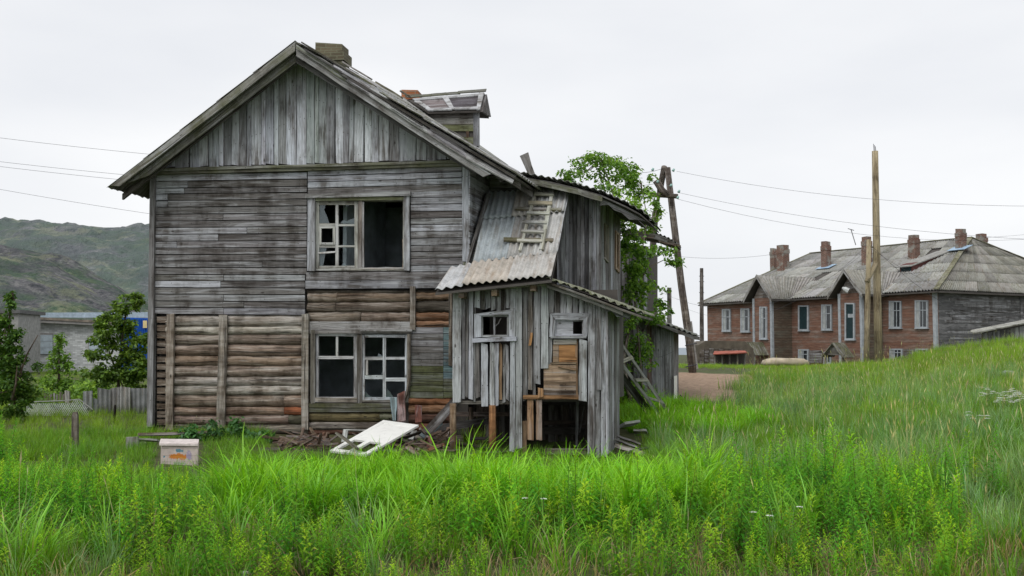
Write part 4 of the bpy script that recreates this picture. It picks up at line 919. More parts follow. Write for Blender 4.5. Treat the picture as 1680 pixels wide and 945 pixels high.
# loose planks and rubble, each one a thing
RED = (.15, .06, .045, .3); DK = (.085, .075, .07, .4)
rub = [  # ax ay ad bx by bd width thick colour label
 (652, 694, 18.1, 652, 645, 19.0, .15, .03, RED, "narrow red brown board standing upright under the lower window"),
 (680, 694, 18.3, 681, 665, 18.8, .13, .03, RED, "short dark red board standing right of the lower window"),
 (694, 706, 17.6, 742, 652, 18.3, .17, .04, DK, "dark plank slanting up against the porch corner"),
 (690, 712, 17.7, 716, 686, 18.0, .16, .03, (.16, .22, .24, .3), "blue green painted board end beside the porch corner"),
 (702, 742, 17.2, 699, 716, 17.4, .09, .04, RED, "stub of red painted board near the porch post"),
 (700, 742, 16.9, 724, 734, 17.2, .12, .05, (.24, .09, .055, .3), "brick red block of wood on the rubble"),
 (676, 740, 17.0, 694, 752, 16.6, .16, .04, (.30, .20, .15, .3), "tan broken board flat on the rubble by the porch"),
 (672, 728, 17.4, 688, 748, 16.8, .10, .06, (.36, .25, .19, .3), "pale split timber end facing the grass"),
 (650, 748, 16.6, 658, 736, 16.9, .09, .05, (.20, .15, .11, .3), "small brown wedge of timber below the white door"),
 (622, 742, 17.0, 654, 734, 17.3, .07, .03, (.26, .23, .18, .6), "thin grey lath under the raised end of the door"),
 (626, 748, 16.8, 664, 736, 17.2, .06, .03, (.18, .15, .12, .6), "second grey lath under the raised end of the door"),
 (560, 716, 16.8, 592, 742, 16.3, .13, .035, (.14, .13, .10, .4), "dark grey board poking through the door light"),
 (490, 740, 17.4, 524, 712, 18.6, .16, .06, (.22, .12, .08, .3), "rotten brown timber lying by the wall foot"),
 (478, 738, 17.6, 518, 718, 18.4, .09, .05, (.30, .20, .14, .3), "splintered orange brown plank among weeds"),
 (470, 744, 17.2, 540, 744, 17.2, .05, .04, (.24, .21, .17, .5), "long thin lath in front of the brown timber"),
 (512, 702, 18.9, 527, 726, 18.2, .05, .04, (.22, .16, .11, .3), "crooked branch like stick against the log wall"),
 (226, 716, 18.0, 343, 712, 18.9, .05, .05, (.20, .15, .11, .4), "long low rail running behind the paint stained crate"),
 (226, 724, 17.4, 262, 726, 17.2, .11, .03, (.25, .26, .22, .5), "short grey board joining the low stump"),
 (348, 716, 18.6, 432, 738, 18.0, .04, .03, (.14, .12, .10, .3), "dark stick lying at the foot of the log wall"),
 (1008, 734, 17.9, 1056, 748, 17.4, .05, .07, (.33, .30, .25, .5), "edge beam of the low plank step beside the porch"),
 (1012, 725, 18.2, 1050, 738, 17.9, .14, .03, (.12, .11, .10, .5), "dark wet plank of the low step beside the porch"),
 (1016, 719, 18.6, 1054, 732, 18.3, .14, .03, (.14, .12, .105, .5), "rearmost dark plank of the low step beside the porch"),
 (1014, 703, 19.4, 1038, 699, 19.6, .25, .05, (.42, .43, .42, .8), "pale flaking board behind the low step"),
 (1040, 712, 19.2, 1062, 712, 19.2, .2, .04, (.34, .34, .32, .8), "small pale slab in the grass right of the porch"),
 (1117, 648, 25.4, 1124, 660, 25.2, .06, .03, BLK, "short black stick at the foot of the bare bank"),
 (1556, 630, 26.0, 1580, 628, 26.0, .25, .03, (.45, .46, .46, .6), "flat grey sheet of scrap lying in the meadow"),
 (1178, 738, 16.9, 1204, 738, 16.9, .07, .04, BLK, "dark scrap of wood half sunk in the blue green grass"),
]
for r_ in rub:
    a, b = pt(r_[0], r_[1], r_[2]), pt(r_[3], r_[4], r_[5]); ax = (b - a).normalized()
    sd = ax.cross(V((0, -1, 0))); sd = sd.normalized() if sd.length > .1 else V((1, 0, 0))
    if abs(ax.z) < .35: sd = ax.cross(Z).normalized() * .8 + Z * .35
    n = ax.cross(sd).normalized(); n = n if n.y < 0 else -n
    m = MB(); m.board(a, b, b + sd * r_[6], a + sd * r_[6], r_[7], n, 3, .01, rag=.04)
    nm = "plank"
    for key in ("lath", "stick", "board", "block", "timber", "rail", "beam", "sheet", "scrap", "slab"):
        if key in r_[9].split(): nm = {"block": "wood_block", "rail": "low_rail", "beam": "edge_beam", "sheet": "scrap_sheet", "scrap": "wood_scrap", "slab": "pale_slab"}.get(key, key); break
    solo(m, nm, WOOD, r_[9], nm.replace('_', ' '), a, vary(r_[8], .05))
for i, (x, y, d, dx, dy, c, lb) in enumerate(((655, 722, 17.9, 46, -16, (.13, .10, .08, .4), "dark board crossing the rubble behind the white door"), (706, 728, 17.5, 30, -22, (.17, .11, .08, .4), "brown board propped on the rubble by the first porch post"), (716, 744, 17.0, 34, -4, (.24, .22, .19, .6), "grey board lying before the first porch post"),
        (750, 730, 17.4, 52, 8, (.11, .09, .075, .4), "dark board lying under the porch floor"), (770, 746, 17.2, 60, -3, (.22, .20, .17, .6), "long grey lath on the ground under the porch"), (640, 736, 17.5, 22, 12, (.30, .24, .18, .4), "short tan splinter beside the white door"), (530, 738, 17.6, 30, -10, (.20, .15, .11, .4), "brown board end between rubble and white door"), (1030, 742, 17.6, 34, -8, (.27, .27, .26, .6), "grey board lying across the low step"))):
    a = pt(x, y, d); b = pt(x + dx, y + dy, d + .2); sd = (b - a).cross(Z).normalized() * .11 + Z * .05; m = MB(); m.board(a, b, b + sd, a + sd, .03, V((0, -.5, 1)), 3, .01, rag=.05); solo(m, "board", WOOD, lb, "board", a, c)
m = MB()
for i in range(230):                            # splinters and rubble nobody could count
    px = random.choice((random.uniform(455, 545), random.uniform(600, 735), random.uniform(620, 735))); d = random.uniform(16.9, 18.9); x = (px - CX) / FPX * d; z = max(0, .34 - abs(d - 17.9) * .3) * random.random() if px > 695 else (.10 if 535 < px else .14) * random.random()
    a = V((x, d, z)); ax = V((random.uniform(-1, 1), random.uniform(-.6, .6), random.uniform(-.25, .35))).normalized(); L = random.uniform(.08, .38); sd = ax.cross(Z).normalized() * random.uniform(.02, .08)
    m.board(a, a + ax * L, a + ax * L + sd, a + sd, random.uniform(.015, .04), Z, 1, .008, rag=.03)
tag(m.make("wood_rubble", WOOD, None, None, (.16, .11, .08, .35)), "splinters and broken brown timber heaped along the house foot", "rubble", kind='stuff')
# stained crate
def crate():
    a, b, c, d = pt(263, 768, 14.9), pt(324, 768, 14.7), pt(325, 727, 14.7), pt(265.5, 727, 14.9)
    t = thing("crate", "whitewashed wooden crate with orange and blue paint stains in the grass", "crate", a); n = (b - a).cross(Z).normalized(); n = n if n.y < 0 else -n
    mt = NT("paint_stained_board"); pos = mt.new("ShaderNodeTexCoord").outputs['Object']; oi = mt.new("ShaderNodeObjectInfo")
    nn = mt.noise(pos, 7, 5, .7); base = mt.mix(1.0, (.50, .43, .40), mt.ramp(nn, [(.3, .7), (.7, 1.1)]), 'MULTIPLY')
    def blot(c0, sx, sz, col, prev, thr=1.0):
        sp = mt.new("ShaderNodeSeparateXYZ"); mt.l.new(pos, sp.inputs[0])
        dx = mt.math('DIVIDE', mt.math('SUBTRACT', sp.outputs[0], c0[0]), sx); dz_ = mt.math('DIVIDE', mt.math('SUBTRACT', sp.outputs[2], c0[1]), sz)
        r2 = mt.math('ADD', mt.math('MULTIPLY', dx, dx), mt.math('MULTIPLY', dz_, dz_)); r2 = mt.math('ADD', r2, mt.math('MULTIPLY', mt.math('SUBTRACT', mt.noise(pos, 14, 7, .85), .5), 5.0))
        return mt.mix(mt.ramp(r2, [(.62, 1.0), (.70, 0.0)]), prev, col)
    base = blot((.30, .18), .17, .055, (.48, .17, .03), base); base = blot((.30, .265), .10, .03, (.09, .20, .26), base); base = blot((.47, .20), .05, .10, (.30, .26, .36), base); base = blot((.06, .17), .02, .02, (.05, .18, .26), base); base = blot((.32, .08), .12, .02, (.30, .36, .28), base)
    mt.col(base); mt.bump(nn, .3, .01)
    hs = [0, .25, .5, .78, 1]
    for i in range(4):
        p = a.lerp(d, hs[i] + .006); q = a.lerp(d, hs[i + 1] - .006); p2 = b.lerp(c, hs[i] + .006); q2 = b.lerp(c, hs[i + 1] - .006)
        m = MB(); m.board(p, p2, q2, q, .02, n, 3, .003); m.make("slat", mt.m, t)
    for e in (a, b):
        m = MB(); f = V((-.34, 1, 0)) * .28; m.board(e - n * .025, e + f, e + f + Z * (d.z - a.z), e - n * .025 + Z * (d.z - a.z), .02, (a - b) if e == a else (b - a), 2, .003); m.make("side_board", mt.m, t)
    m = MB(); o = n * .03; m.board(d + o + V((-.02, 0, .0)), c + o + V((.02, 0, -.01)), c + V((.02, 0, .03)) + V((-.34, 1, 0)) * .28, d + V((-.02, 0, .04)) + V((-.34, 1, 0)) * .28, .03, Z, 2, .004); m.make("lid", make_plain("pinkish_lid_board", (.56, .50, .48), nscale=12), t)
crate()
# low stump fence piece
def upr(name, label, cat, x, yb, yt, d, r, c, sides=8, sq=False, mat=LOGM, dx=0):
    a, b = pt(x, yb, d), pt(x + dx, yt, d); a.z = min(a.z, gz(a.x, a.y)) - .15; m = MB()
    if sq:
        w_ = V((r, 0, 0)); m.board(a - w_, b - w_, b + w_, a + w_, r * 1.2, V((0, -1, 0)), 3, .008, rag=.02)
    else: m.tube([a, a.lerp(b, .5), a.lerp(b, .93), b], [r * 1.05, r, r * .95, r * .6], sides, jit=.05)
    return solo(m, name, mat, label, cat, (a.x, a.y, a.z + .15), c)
upr("stump_post", "squat grey double post at the left end of the low rail", "post", 213, 748, 717, 17.0, .07, (.24, .24, .2, .5), sq=True, mat=MOSSY); upr("stump_post", "thinner grey post close beside the squat double post", "post", 222, 746, 716, 17.0, .045, (.22, .21, .18, .5), sq=True, mat=MOSSY)
upr("stump_post", "small post below the short grey board", "post", 235, 742, 724, 17.5, .05, (.2, .2, .16, .5), sq=True, mat=MOSSY)
upr("fence_post", "weathered round topped wooden post standing alone in the grass", "post", 123.5, 742, 676, 16.6, .062, (.15, .13, .11, .5))

# net fence, slate sheet fence and pickets on the left
def net():
    t = thing("net_fence", "sagging pale fishing net hung as a low fence between bushes", "fence", pt(80, 694, 25))
    NW = Wall(at(80, 680, 25), V((1, .05, 0))); m = MB(); topl = [(14, 664), (60, 659), (110, 657), (130, 655), (152, 672)]
    def ty(x): return float(np.interp(x, [p[0] for p in topl], [p[1] for p in topl]))
    step = 3.3
    for s_ in (-1, 1):
        x = 0.0
        while x < 160:
            pts = []
            for k in range(8):
                yy = 698 - k * 6; xx = x + s_ * (698 - yy) * .62
                if 13 < xx < 150 and yy > ty(xx): pts.append(NW.hit(xx, yy) + V((0, random.uniform(-.012, .012), random.uniform(-.01, .01))))
            if len(pts) > 1: m.tube(pts, .008, 3, cap=False)
            x += step
    m.make("netting", make_plain("net_twine", (.62, .66, .64)), t)['kind'] = 'stuff'
    m = MB(); m.tube([NW.hit(*p) for p in topl], .014, 5); m.make("top_rope", make_plain("rope", (.35, .36, .34)), t)
net()
sf = thing("slate_fence", "fence of upright grey corrugated cement sheets left of the house", "fence", pt(190, 682, 25.5))
SFW = Wall(at(190, 670, 25.5), V((1, .1, 0)))
for (x0, x1, y0, y1, yb, c) in ((136, 152, 642, 641, 676, (.27, .29, .29)), (152.5, 164, 653, 656, 676, (.25, .27, .27)), (160, 182, 636, 640, 680, (.24, .25, .25)), (181, 197, 637, 635, 680, (.26, .26, .26)), (197, 214, 634, 636, 680, (.36, .36, .35)), (214, 244, 637, 637, 682, (.25, .26, .27))):
    ww = SFW.out(random.uniform(-.03, .03)); q = [ww.hit(x0, y0), ww.hit(x1, y1), ww.hit(x1, yb), ww.hit(x0, yb)]; q[2].z = q[3].z = gz(q[2].x, q[2].y) - .1
    m = corr(q, (x1 - x0) / 8.2, .022, 2, spw=7); m.make("sheet", SHEET, sf, None, (*c, .85), smooth=True)
upr("short_stake", "thin dark stake leaning in front of the slate fence", "stake", 187, 684, 664, 23.5, .03, (.04, .035, .03, .1), sides=5, dx=2)
pk = thing("picket_fence", "low row of grey wooden pickets behind the net fence", "fence", pt(80, 660, 29))
PKW = Wall(at(80, 655, 29), V((1, .05, 0)))
for i in range(15):
    x = 40 + i * 5.2; h = random.uniform(638, 648); q = [PKW.hit(x, 668), PKW.hit(x, h), PKW.hit(x + 3.4, h - 1), PKW.hit(x + 3.4, 668)]; m = MB(); m.board(*q, .02, PKW.n, 1, .004, rag=.03); m.make("picket", WOOD, pk, None, vary((.2, .18, .15, .5)))
upr("fence_post", "pale squared post in the picket row by the slate fence", "post", 110, 664, 641, 28, .06, (.36, .35, .32, .5), sq=True, mat=WOOD)
# small dark branch stub sticking from the left corner is a vine twig
# ================================================================= left building
def left_building():
    W_ = Wall(at(120, 570, 55), V((1, .12, 0)))
    t = thing("brick_building", "low pale brick building with flat roof and boarded pale blue windows", "building", pt(120, 612, 55))
    h = W_.hit; m = MB(); p0, p1, p2, p3 = h(40, 612), h(262, 612), h(262, 535), h(40, 526)
    for p in (p0, p1): p.z = .2
    for q in (p0, p1, p2, p3): pass
    m.board(p0, p1, p2, p3, .3, W_.n, 4, 0); m.make("wall", BRICKW, t)
    m = MB(); dd = V((-.12, 1, 0)).normalized() * 9
    a, b = W_.out(.5).hit(41, 520), W_.out(.5).hit(262, 533); m.prism([a, b, W_.out(.5).hit(262, 538.5), W_.out(.5).hit(41, 528)], dd); m.make("roof", CONCRETE, t, None)
    m = MB(); a, b = W_.out(.56).hit(41, 519), W_.out(.56).hit(262, 531.5); m.board(W_.out(.56).hit(41, 523), W_.out(.56).hit(262, 535), b, a, .06, W_.n, 6, .01); m.make("roof_edge", make_plain("rusty_edge", (.20, .17, .14), nscale=3, k=.6), t)
    m = MB(); W2 = W_.out(-7); m.board(W2.hit(42, 521), W2.hit(262, 521), W2.hit(262, 512), W2.hit(42, 513), .2, W_.n, 2, 0); m.make("upper_roof_edge", make_plain("blue_grey_metal", (.30, .37, .44), .5), t)
    for (x0, x1, y0, y1) in ((59.5, 86, 549, 581), (146, 172, 553, 584)):
        fr = pb(W_, rect(x0 - 1, y0 - 2.5, x1 + 1, y1 + 1.5), .05, "window", t, CONCRETE, (.3, .3, .3), None, .03, nseg=1, jit=0)
        for k in range(3):
            pb(W_, rect(x0, y0 + k * (y1 - y0) / 3 + .4, x1, y0 + (k + 1) * (y1 - y0) / 3), .04, "panel", t, make_plain("pale_blue_board", (.40, .47, .52)) if k == 0 else bpy.data.materials["pale_blue_board"], (1, 1, 1), fr, .07, nseg=1, jit=.01)
    t2 = thing("concrete_shed", "grey flat roofed block at the far left edge behind the bushes", "building", pt(10, 612, 50))
    W3 = Wall(at(0, 570, 50), V((1, .1, 0))); m = MB(); m.board(W3.hit(-60, 612), W3.hit(30, 612), W3.hit(30, 510), W3.hit(-60, 506), 3, W3.n, 1, 0); m.make("wall", make_plain("grey_block_wall", (.30, .30, .29), nscale=6, k=.3), t2)
    m = MB(); m.board(W3.out(.2).hit(-60, 512), W3.out(.2).hit(33, 514), W3.out(.2).hit(33, 508), W3.out(.2).hit(-60, 503), 3.5, W3.n, 1, 0); m.make("roof", make_plain("dark_felt", (.12, .12, .12)), t2)
    t3 = thing("container", "bright blue metal container partly hidden by the tree", "container", pt(225, 600, 46))
    W4 = Wall(at(225, 570, 46), V((1, .05, 0))); q = [W4.hit(197, 522), W4.hit(252, 524), W4.hit(252, 604), W4.hit(197, 604)]; q[2].z = q[3].z = .2
    bl = make_plain("blue_paint", (.02, .10, .42), .5, nscale=2, k=.2); m = corr([V(v) for v in q], 16, .03, 1, spw=4); m.make("side_panel", bl, t3)
    m = MB(); m.prism([q[0] + V((0, .1, .05)), q[1] + V((0, .1, .05)), q[2] + V((0, .1, 0)), q[3] + V((0, .1, 0))], V((0, 2.4, 0))); m.make("body", bl, t3)
    m = MB(); m.board(W4.out(.1).hit(234.5, 538), W4.out(.1).hit(241, 538), W4.out(.1).hit(241, 526), W4.out(.1).hit(234.5, 526), .03, W4.n, 1, 0); m.make("notice", make_plain("cream_notice", (.62, .50, .26)), t3)
left_building()

# ================================================================= the far long house
C0 = at(1536, 570, 54); C0.z = 0
fp = V((-.483, .875, 0)).normalized(); fq = V((.875, .483, 0)).normalized()
FA = Wall(C0, fp); FA.n = -fq; FR_ = Wall(C0, fq); FR_.n = -fp
far = thing("brick_red_house", "long weathered house with faded red brown boarding, grey hipped roof and seven chimneys", "house", (C0.x, C0.y, .9))
def make_siding(name, c1, c2, rowh=.155):
    t = NT(name); pos = t.new("ShaderNodeNewGeometry").outputs['Position']; sp = t.new("ShaderNodeSeparateXYZ"); t.l.new(pos, sp.inputs[0])
    row = t.math('FLOOR', t.math('DIVIDE', sp.outputs[2], rowh)); fr = t.math('FRACT', t.math('DIVIDE', sp.outputs[2], rowh))
    wnz = t.new("ShaderNodeTexWhiteNoise"); wnz.noise_dimensions = '1D'; t.l.new(row, wnz.inputs['W'])
    st = t.noise(t.map(pos, (.9, .9, 3.2)), 1, 6, .7); st2 = t.noise(t.map(pos, (2.2, 2.2, 14)), 1, 4, .7)
    f = t.math('ADD', t.math('MULTIPLY', st, .75), t.math('MULTIPLY', wnz.outputs[0], .14))
    c = t.mix(t.ramp(f, [(.40, 0.0), (.62, 1.0)]), c1, c2); c = t.mix(1.0, c, t.ramp(st2, [(.3, .62), (.7, 1.3)]), 'MULTIPLY')
    c = t.mix(t.ramp(fr, [(.0, .9), (.13, 0.0)]), c, (.02, .018, .015)); t.col(c); t.bump(fr, .4, .02); return t.m
RS = make_siding("faded_red_boards", (.195, .105, .075), (.245, .20, .17)); GS = make_siding("dark_grey_boards", (.105, .105, .108), (.27, .27, .275), .19); RS2 = make_siding("dark_side_boards", (.13, .095, .07), (.16, .15, .12))
GF = make_plain("grey_frame_paint", (.33, .36, .385), nscale=5); DG = make_plain("dark_glass", (.03, .035, .04), .15, spec=.6); CURT = make_plain("pale_curtain", (.34, .36, .36), nscale=4); TEAL = make_plain("painted_dark_void", (.012, .03, .035), .6)  # TEAL: flat dark panel painting the unlit inside of openings
ZE, ZB = FA.hit(1536, 477).z, .3
LF, WD = 18.9, 16.0
def fpnt(t, q, z): return V((C0.x, C0.y, 0)) + fp * t + fq * q + Z * z
def fbox(name, t0, t1, q0, q1, z0, z1, mat, color=None, parent=None):
    m = MB(); a = [fpnt(t0, q0, z0), fpnt(t1, q0, z0), fpnt(t1, q1, z0), fpnt(t0, q1, z0)]; m.prism(a, Z * (z1 - z0)); return m.make(name, mat, far, parent, color)
fbox("front_wall", 0, LF, 0, .25, ZB, ZE, RS); fbox("side_wall", 0, .25, .26, WD, ZB, ZE, GS); fbox("back_wall", .26, LF, WD - .25, WD, ZB, ZE, GS); fbox("end_wall", LF - .25, LF, .26, WD - .26, ZB, ZE, GS)
fbox("corner_board", -.05, .14, -.05, .14, ZB, ZE, GF); fbox("side_strip", -.05, -.002, 7.3, 7.5, ZB, ZE, GS)
# roof
ov = .45; e = [fpnt(-ov, -ov, ZE), fpnt(LF + ov, -ov, ZE), fpnt(LF + ov, WD + ov, ZE), fpnt(-ov, WD + ov, ZE)]
ap1 = at(1592, 391, 61.2); ap0 = fpnt(16.8, 8, ap1.z + .1)
t1_ = (ap1 - fpnt(0, 0, 0)).dot(fp); q1_ = (ap1 - fpnt(0, 0, 0)).dot(fq); 
def deck(pts, name="roof_deck"):
    m = MB(); m.prism([p - Z * .06 for p in pts], -Z * .07); m.make(name, INNER, far)
deck([e[0], e[1], ap0, ap1]); deck([e[0], ap1, e[3]]); deck([e[1], e[2], ap0]); deck([e[3], ap1, ap0, e[2]])
def sheets_on(tri_fn, a, b, c_, d_, nc, nr, wav, col, root, skip=(), jit=.03):
    """cover the quad a(eave l) b(eave r) c_(ridge r) d_(ridge l), clipped by tri_fn to the real roof outline"""
    for r in range(nr):
        for c in range(nc):
            if (c, r) in skip: continue
            t0, t1 = r / nr, (r + 1) / nr
            P = lambda s, t: (a.lerp(b, s)).lerp(d_.lerp(c_, s), t)
            s0, s1 = c / nc, (c + 1) / nc
            q = [P(s0, t1), P(s1, t1), P(s1, t0), P(s0, t0)]
            n = (q[1] - q[0]).cross(q[3] - q[0]).normalized(); n = n if n.z > 0 else -n
            q = [q[0] + n * .01, q[1] + n * .01, q[2] + n * .028, q[3] + n * .028]
            if (q[0] - q[1]).length < .12 and (q[2] - q[3]).length < .12: continue
            dv = (q[2] - q[1]).normalized() * random.uniform(-jit, jit * .3)
            m = corr([v + dv for v in q], wav * .8, .045, 1, spw=4); m.make("roof_sheet", SHEET, root, None, vary(col, .25, a=random.uniform(.5, 1.0)), smooth=True)
FC = (.31, .31, .30, .9)
sheets_on(None, e[1], e[0], ap1, ap0, 18, 6, 7, FC, far, skip=((15, 4), (7, 2)))
sheets_on(None, e[0], e[3], ap1 + fq * .05, ap1, 15, 6, 8, (.28, .275, .25, .8), far)
for (a, b) in ((e[0], ap1), (ap1, ap0), (e[3], ap1), (e[1], ap0)):
    m = MB(); sd = (b - a).cross(Z).normalized() * .14; m.board(a - sd + Z * .10, b - sd + Z * .10, b + sd + Z * .10, a + sd + Z * .10, .05, Z, 5, .02); m.make("ridge_board", MOSSY, far, None, (.23, .22, .15, .3))
rnF = (e[0] - e[1]).cross(ap1 - e[0]).normalized(); rnF = rnF if rnF.z > 0 else -rnF; ROOFP = Pl(e[0], rnF)
rnR = (e[3] - e[0]).cross(ap1 - e[0]).normalized(); rnR = rnR if rnR.z > 0 else -rnR; ROOFR = Pl(e[0], rnR)
# chimneys
for (x0, x1, yt, yb, mat, pl, lb) in ((1265, 1277, 407, 441, BRICKC, 0, None), (1277, 1297, 401.5, 446, BRICKC, 0, None), (1349.5, 1365, 396, 442, BRICKC, 0, None), (1416, 1432, 387.5, 436, BRICKC, 0, None), (1493, 1511, 385.5, 425, BRICKC, 0, None), (1571, 1588, 375, 411, BRICKC, 0, None)):
    p = ROOFP.hit((x0 + x1) / 2, yb); w = (x1 - x0) * p.y / FPX / 1.38; top = at((x0 + x1) / 2, yt, p.y)
    stack("chimney", p.x, p.y + w * .5, p.z - .8, top.z, w, w, mat, far, 9, rot=math.atan2(fq.y, fq.x), lean=random.uniform(-.02, .04), tidy=.35)
p = at(1610, 400, 64); stack("chimney", p.x, p.y, p.z - 1.2, at(1610, 383.5, 64).z, .5, .5, BRICKC, far, 7, rot=math.atan2(fq.y, fq.x))
for (x, y) in ((1571, 413), (1352, 443)):       # blue flashing
    p = ROOFP.hit(x, y) + rnF * .09; m = MB(); m.board(p - fp * .7 - fq * .3, p + fp * .5 - fq * .3, p + fp * .5 + fq * .5 + Z * .3, p - fp * .7 + fq * .5 + Z * .3, .02, rnF, 1, .01); m.make("flashing", make_plain("blue_flashing", (.30, .42, .55), .5), far)
# long dormer vent
a, b = ROOFP.hit(1497, 444), ROOFP.hit(1562, 411)
fr0 = ROOFP.hit(1500, 447)
m = MB(); q0 = ROOFP.hit(1497, 446); q1 = ROOFP.hit(1509, 444); up0, up1 = q0 + Z * .42, q1 + Z * .46
m.prism([q0 - fq * 0, q0 + fp * -.0 + Z * .45, b, ], -fp * .9 if False else fp * .9); m.make("vent_dormer", make_plain("dark_red_boards", (.12, .05, .045)), far)
m = MB(); nn = (b - (q0 + Z * .45)).cross(fp).normalized(); nn = nn if nn.z > 0 else -nn
A0 = q0 + Z * .47 - (b - q0).normalized() * .3 - fp * .12; m.board(A0, b - fp * .12 + nn * .06, b + fp * 1.05 + nn * .06, A0 + fp * 1.17, .06, nn, 3, .01); m.make("vent_roof", SHEET, far, None, (.30, .30, .29, .8))
pz = q0 - fq * .02; m = MB(); m.board(pz + Z * .05 + fp * .1, pz + Z * .05 + fp * .8, pz + Z * .40 + fp * .8, pz + Z * .40 + fp * .1, .03, -fq, 1, 0); m.make("vent_opening", TEAL, far)
# windows of the long side
def fwin(w, x0, x1, y0, y1, fill, label=None, mull=1, off=.04, root=None):
    m = MB(); t = min(2.2, (x1 - x0) * .16); root = root or far
    def rq(a, b, c, d, o_, th, mm): mm.board(*[w.out(o_).hit(*p) for p in rect(a, b, c, d)], th, w.n, 1, 0)
    rq(x0, y0, x0 + t, y1, off + .05, .1, m); rq(x1 - t, y0, x1, y1, off + .05, .1, m); rq(x0 + t, y0, x1 - t, y0 + 2.2, off + .05, .1, m); rq(x0 + t, y1 - 2, x1 - t, y1, off + .05, .1, m)
    f = m.make("window", GF, root); 
    if label: f['label'] = label
    m = MB(); rq(x0 - .6, y1, x1 + .6, y1 + 1.6, off + .10, .14, m); m.make("sill", GF, root, f)
    m = MB(); rq(x0 + t, y0 + 2.2, x1 - t, y1 - 2, off + .015, .02, m); m.make("pane", fill, root, f)
    xi0, xi1 = x0 + t, x1 - t
    if mull:
        for k in range(mull):
            xm = xi0 + (xi1 - xi0) * (k + 1) / (mull + 1); m = MB(); rq(xm - .5, y0 + 2.2, xm + .5, y1 - 2, off + .04, .03, m); m.make("muntin", GF, root, f)
        ym = y0 + (y1 - y0) * .36; m = MB(); rq(xi0, ym - .6, xi1, ym + .6, off + .045, .03, m); m.make("muntin", GF, root, f)
        if fill is DG:
            m = MB(); rq(xi0, y0 + 2.4, xi0 + (xi1 - xi0) * .42, y1 - 2.2, off + .02, .012, m); m.make("curtain", CURT, root, f)
for (x0, x1, y0, y1, f, mu) in ((1184, 1198, 507, 543, DG, 1), (1214.5, 1229, 506, 544, DG, 1), (1285, 1294.5, 502, 541, DG, 1), (1309, 1326, 501, 542, TEAL, 0), (1347, 1364, 499.5, 541, DG, 1), (1458, 1478, 493.5, 538, DG, 2), (1500.5, 1521.5, 492.5, 538, DG, 2), (1430, 1437, 495, 538, DG, 0),
                                (1286, 1295, 574, 589, DG, 1), (1309, 1326, 573, 596, DG, 1), (1351, 1363, 577, 596, DG, 1), (1459, 1480, 572, 590, DG, 2), (1501, 1521, 572, 588, DG, 2), (1431, 1439, 573, 592, DG, 0)):
    fwin(FA, x0, x1, y0, y1, f, mull=mu)
# door boards between basement windows
for k in range(5):
    pb(FA, rect(1328, 575 + k * 4.2, 1349, 578.6 + k * 4.2), .05, "board", far, WOOD, vary((.2, .19, .18, .5)), None, .05, nseg=1, jit=.01)
for k in range(3):
    pb(FA, rect(1482, 573 + k * 4.2, 1500, 576.6 + k * 4.2), .05, "board", far, WOOD, vary((.2, .19, .18, .5)), None, .05, nseg=1, jit=.01)
# projecting bays with gables
def tof(px, w=FA): p = w.hit(px, 570); return (p - V((C0.x, C0.y, 0))).dot(fp)
PROJ = 1.7; BW = FA.out(PROJ)
def bay(xl, xr, peak, feet_y, win, smat=RS):
    tl, tr = tof(xl, BW), tof(xr, BW); zt = BW.hit((xl + xr) / 2, feet_y).z
    fbox("bay_front", tr, tl, -PROJ, -PROJ + .2, ZB, zt, smat); fbox("bay_side", tr, tr + .2, -PROJ + .21, 0, ZB, zt, RS2); fbox("bay_side", tl - .2, tl, -PROJ + .21, 0, ZB, zt, RS2)
    fbox("corner_board", tr - .05, tr + .12, -PROJ - .05, -PROJ + .12, ZB, zt, GF); fbox("corner_board", tl - .12, tl + .05, -PROJ - .05, -PROJ + .12, ZB, zt, GF)
    tm = (tl + tr) / 2; zp = BW.hit(peak[0], peak[1]).z; o_ = .45; hw = (tl - tr) / 2 + o_
    zf_ = zt - .12; L = 5.2
    m = MB(); m.prism([fpnt(tr, -PROJ + .02, zt), fpnt(tl, -PROJ + .02, zt), fpnt(tm, -PROJ + .02, zp - .25)], fq * .1); m.make("bay_gable", WOOD, far, None, (.17, .145, .125, .4))
    for s_ in (-1, 1):
        a = fpnt(tm, -PROJ - o_, zp); b = fpnt(tm + s_ * hw, -PROJ - o_, zf_); m = MB()
        m.prism([a - Z * .05, b - Z * .05, b - Z * .05 + fq * (PROJ + .5), a - Z * .05 + fq * L], -Z * .06); m.make("roof_deck", INNER, far)
        for c in range(3):
            q = [a + fq * (L - .25) * 0, a, b, b]
            s0, s1 = c / 3, (c + 1) / 3
            qa = [a + fq * L * s0, a + fq * L * s1, b + fq * (PROJ + .6) * s1, b + fq * (PROJ + .6) * s0]; mm = corr(qa, 6, .028, 1, spw=4); mm.make("roof_sheet", SHEET, far, None, vary((.31, .30, .28, .7), .1), smooth=True)
        m = MB(); ax = -Z * .2; m.board(a + ax - fq * .03, b + ax - fq * .03, b + Z * .05 - fq * .03, a + Z * .05 - fq * .03, .05, -fq, 2, .006); m.make("barge_board", WOOD, far, None, (.25, .24, .22, .5))
    fwin(BW, *win)
bay(1237, 1267, (1248, 452), 489, (1245.5, 1257.5, 503, 556, DG, None, 1))
bay(1378, 1415, (1396, 442), 481, (1385.5, 1401.5, 497, 557, TEAL, "tall open window of the right bay", 0))
m = MB(); a, b = BW.out(.03).hit(1391, 515), BW.out(.03).hit(1400, 515); m.board(BW.out(.06).hit(1391, 521), BW.out(.06).hit(1400, 521), BW.out(.06).hit(1400, 515), BW.out(.06).hit(1391, 515), .04, BW.n, 1, 0); m.make("crossbar", GF, far)
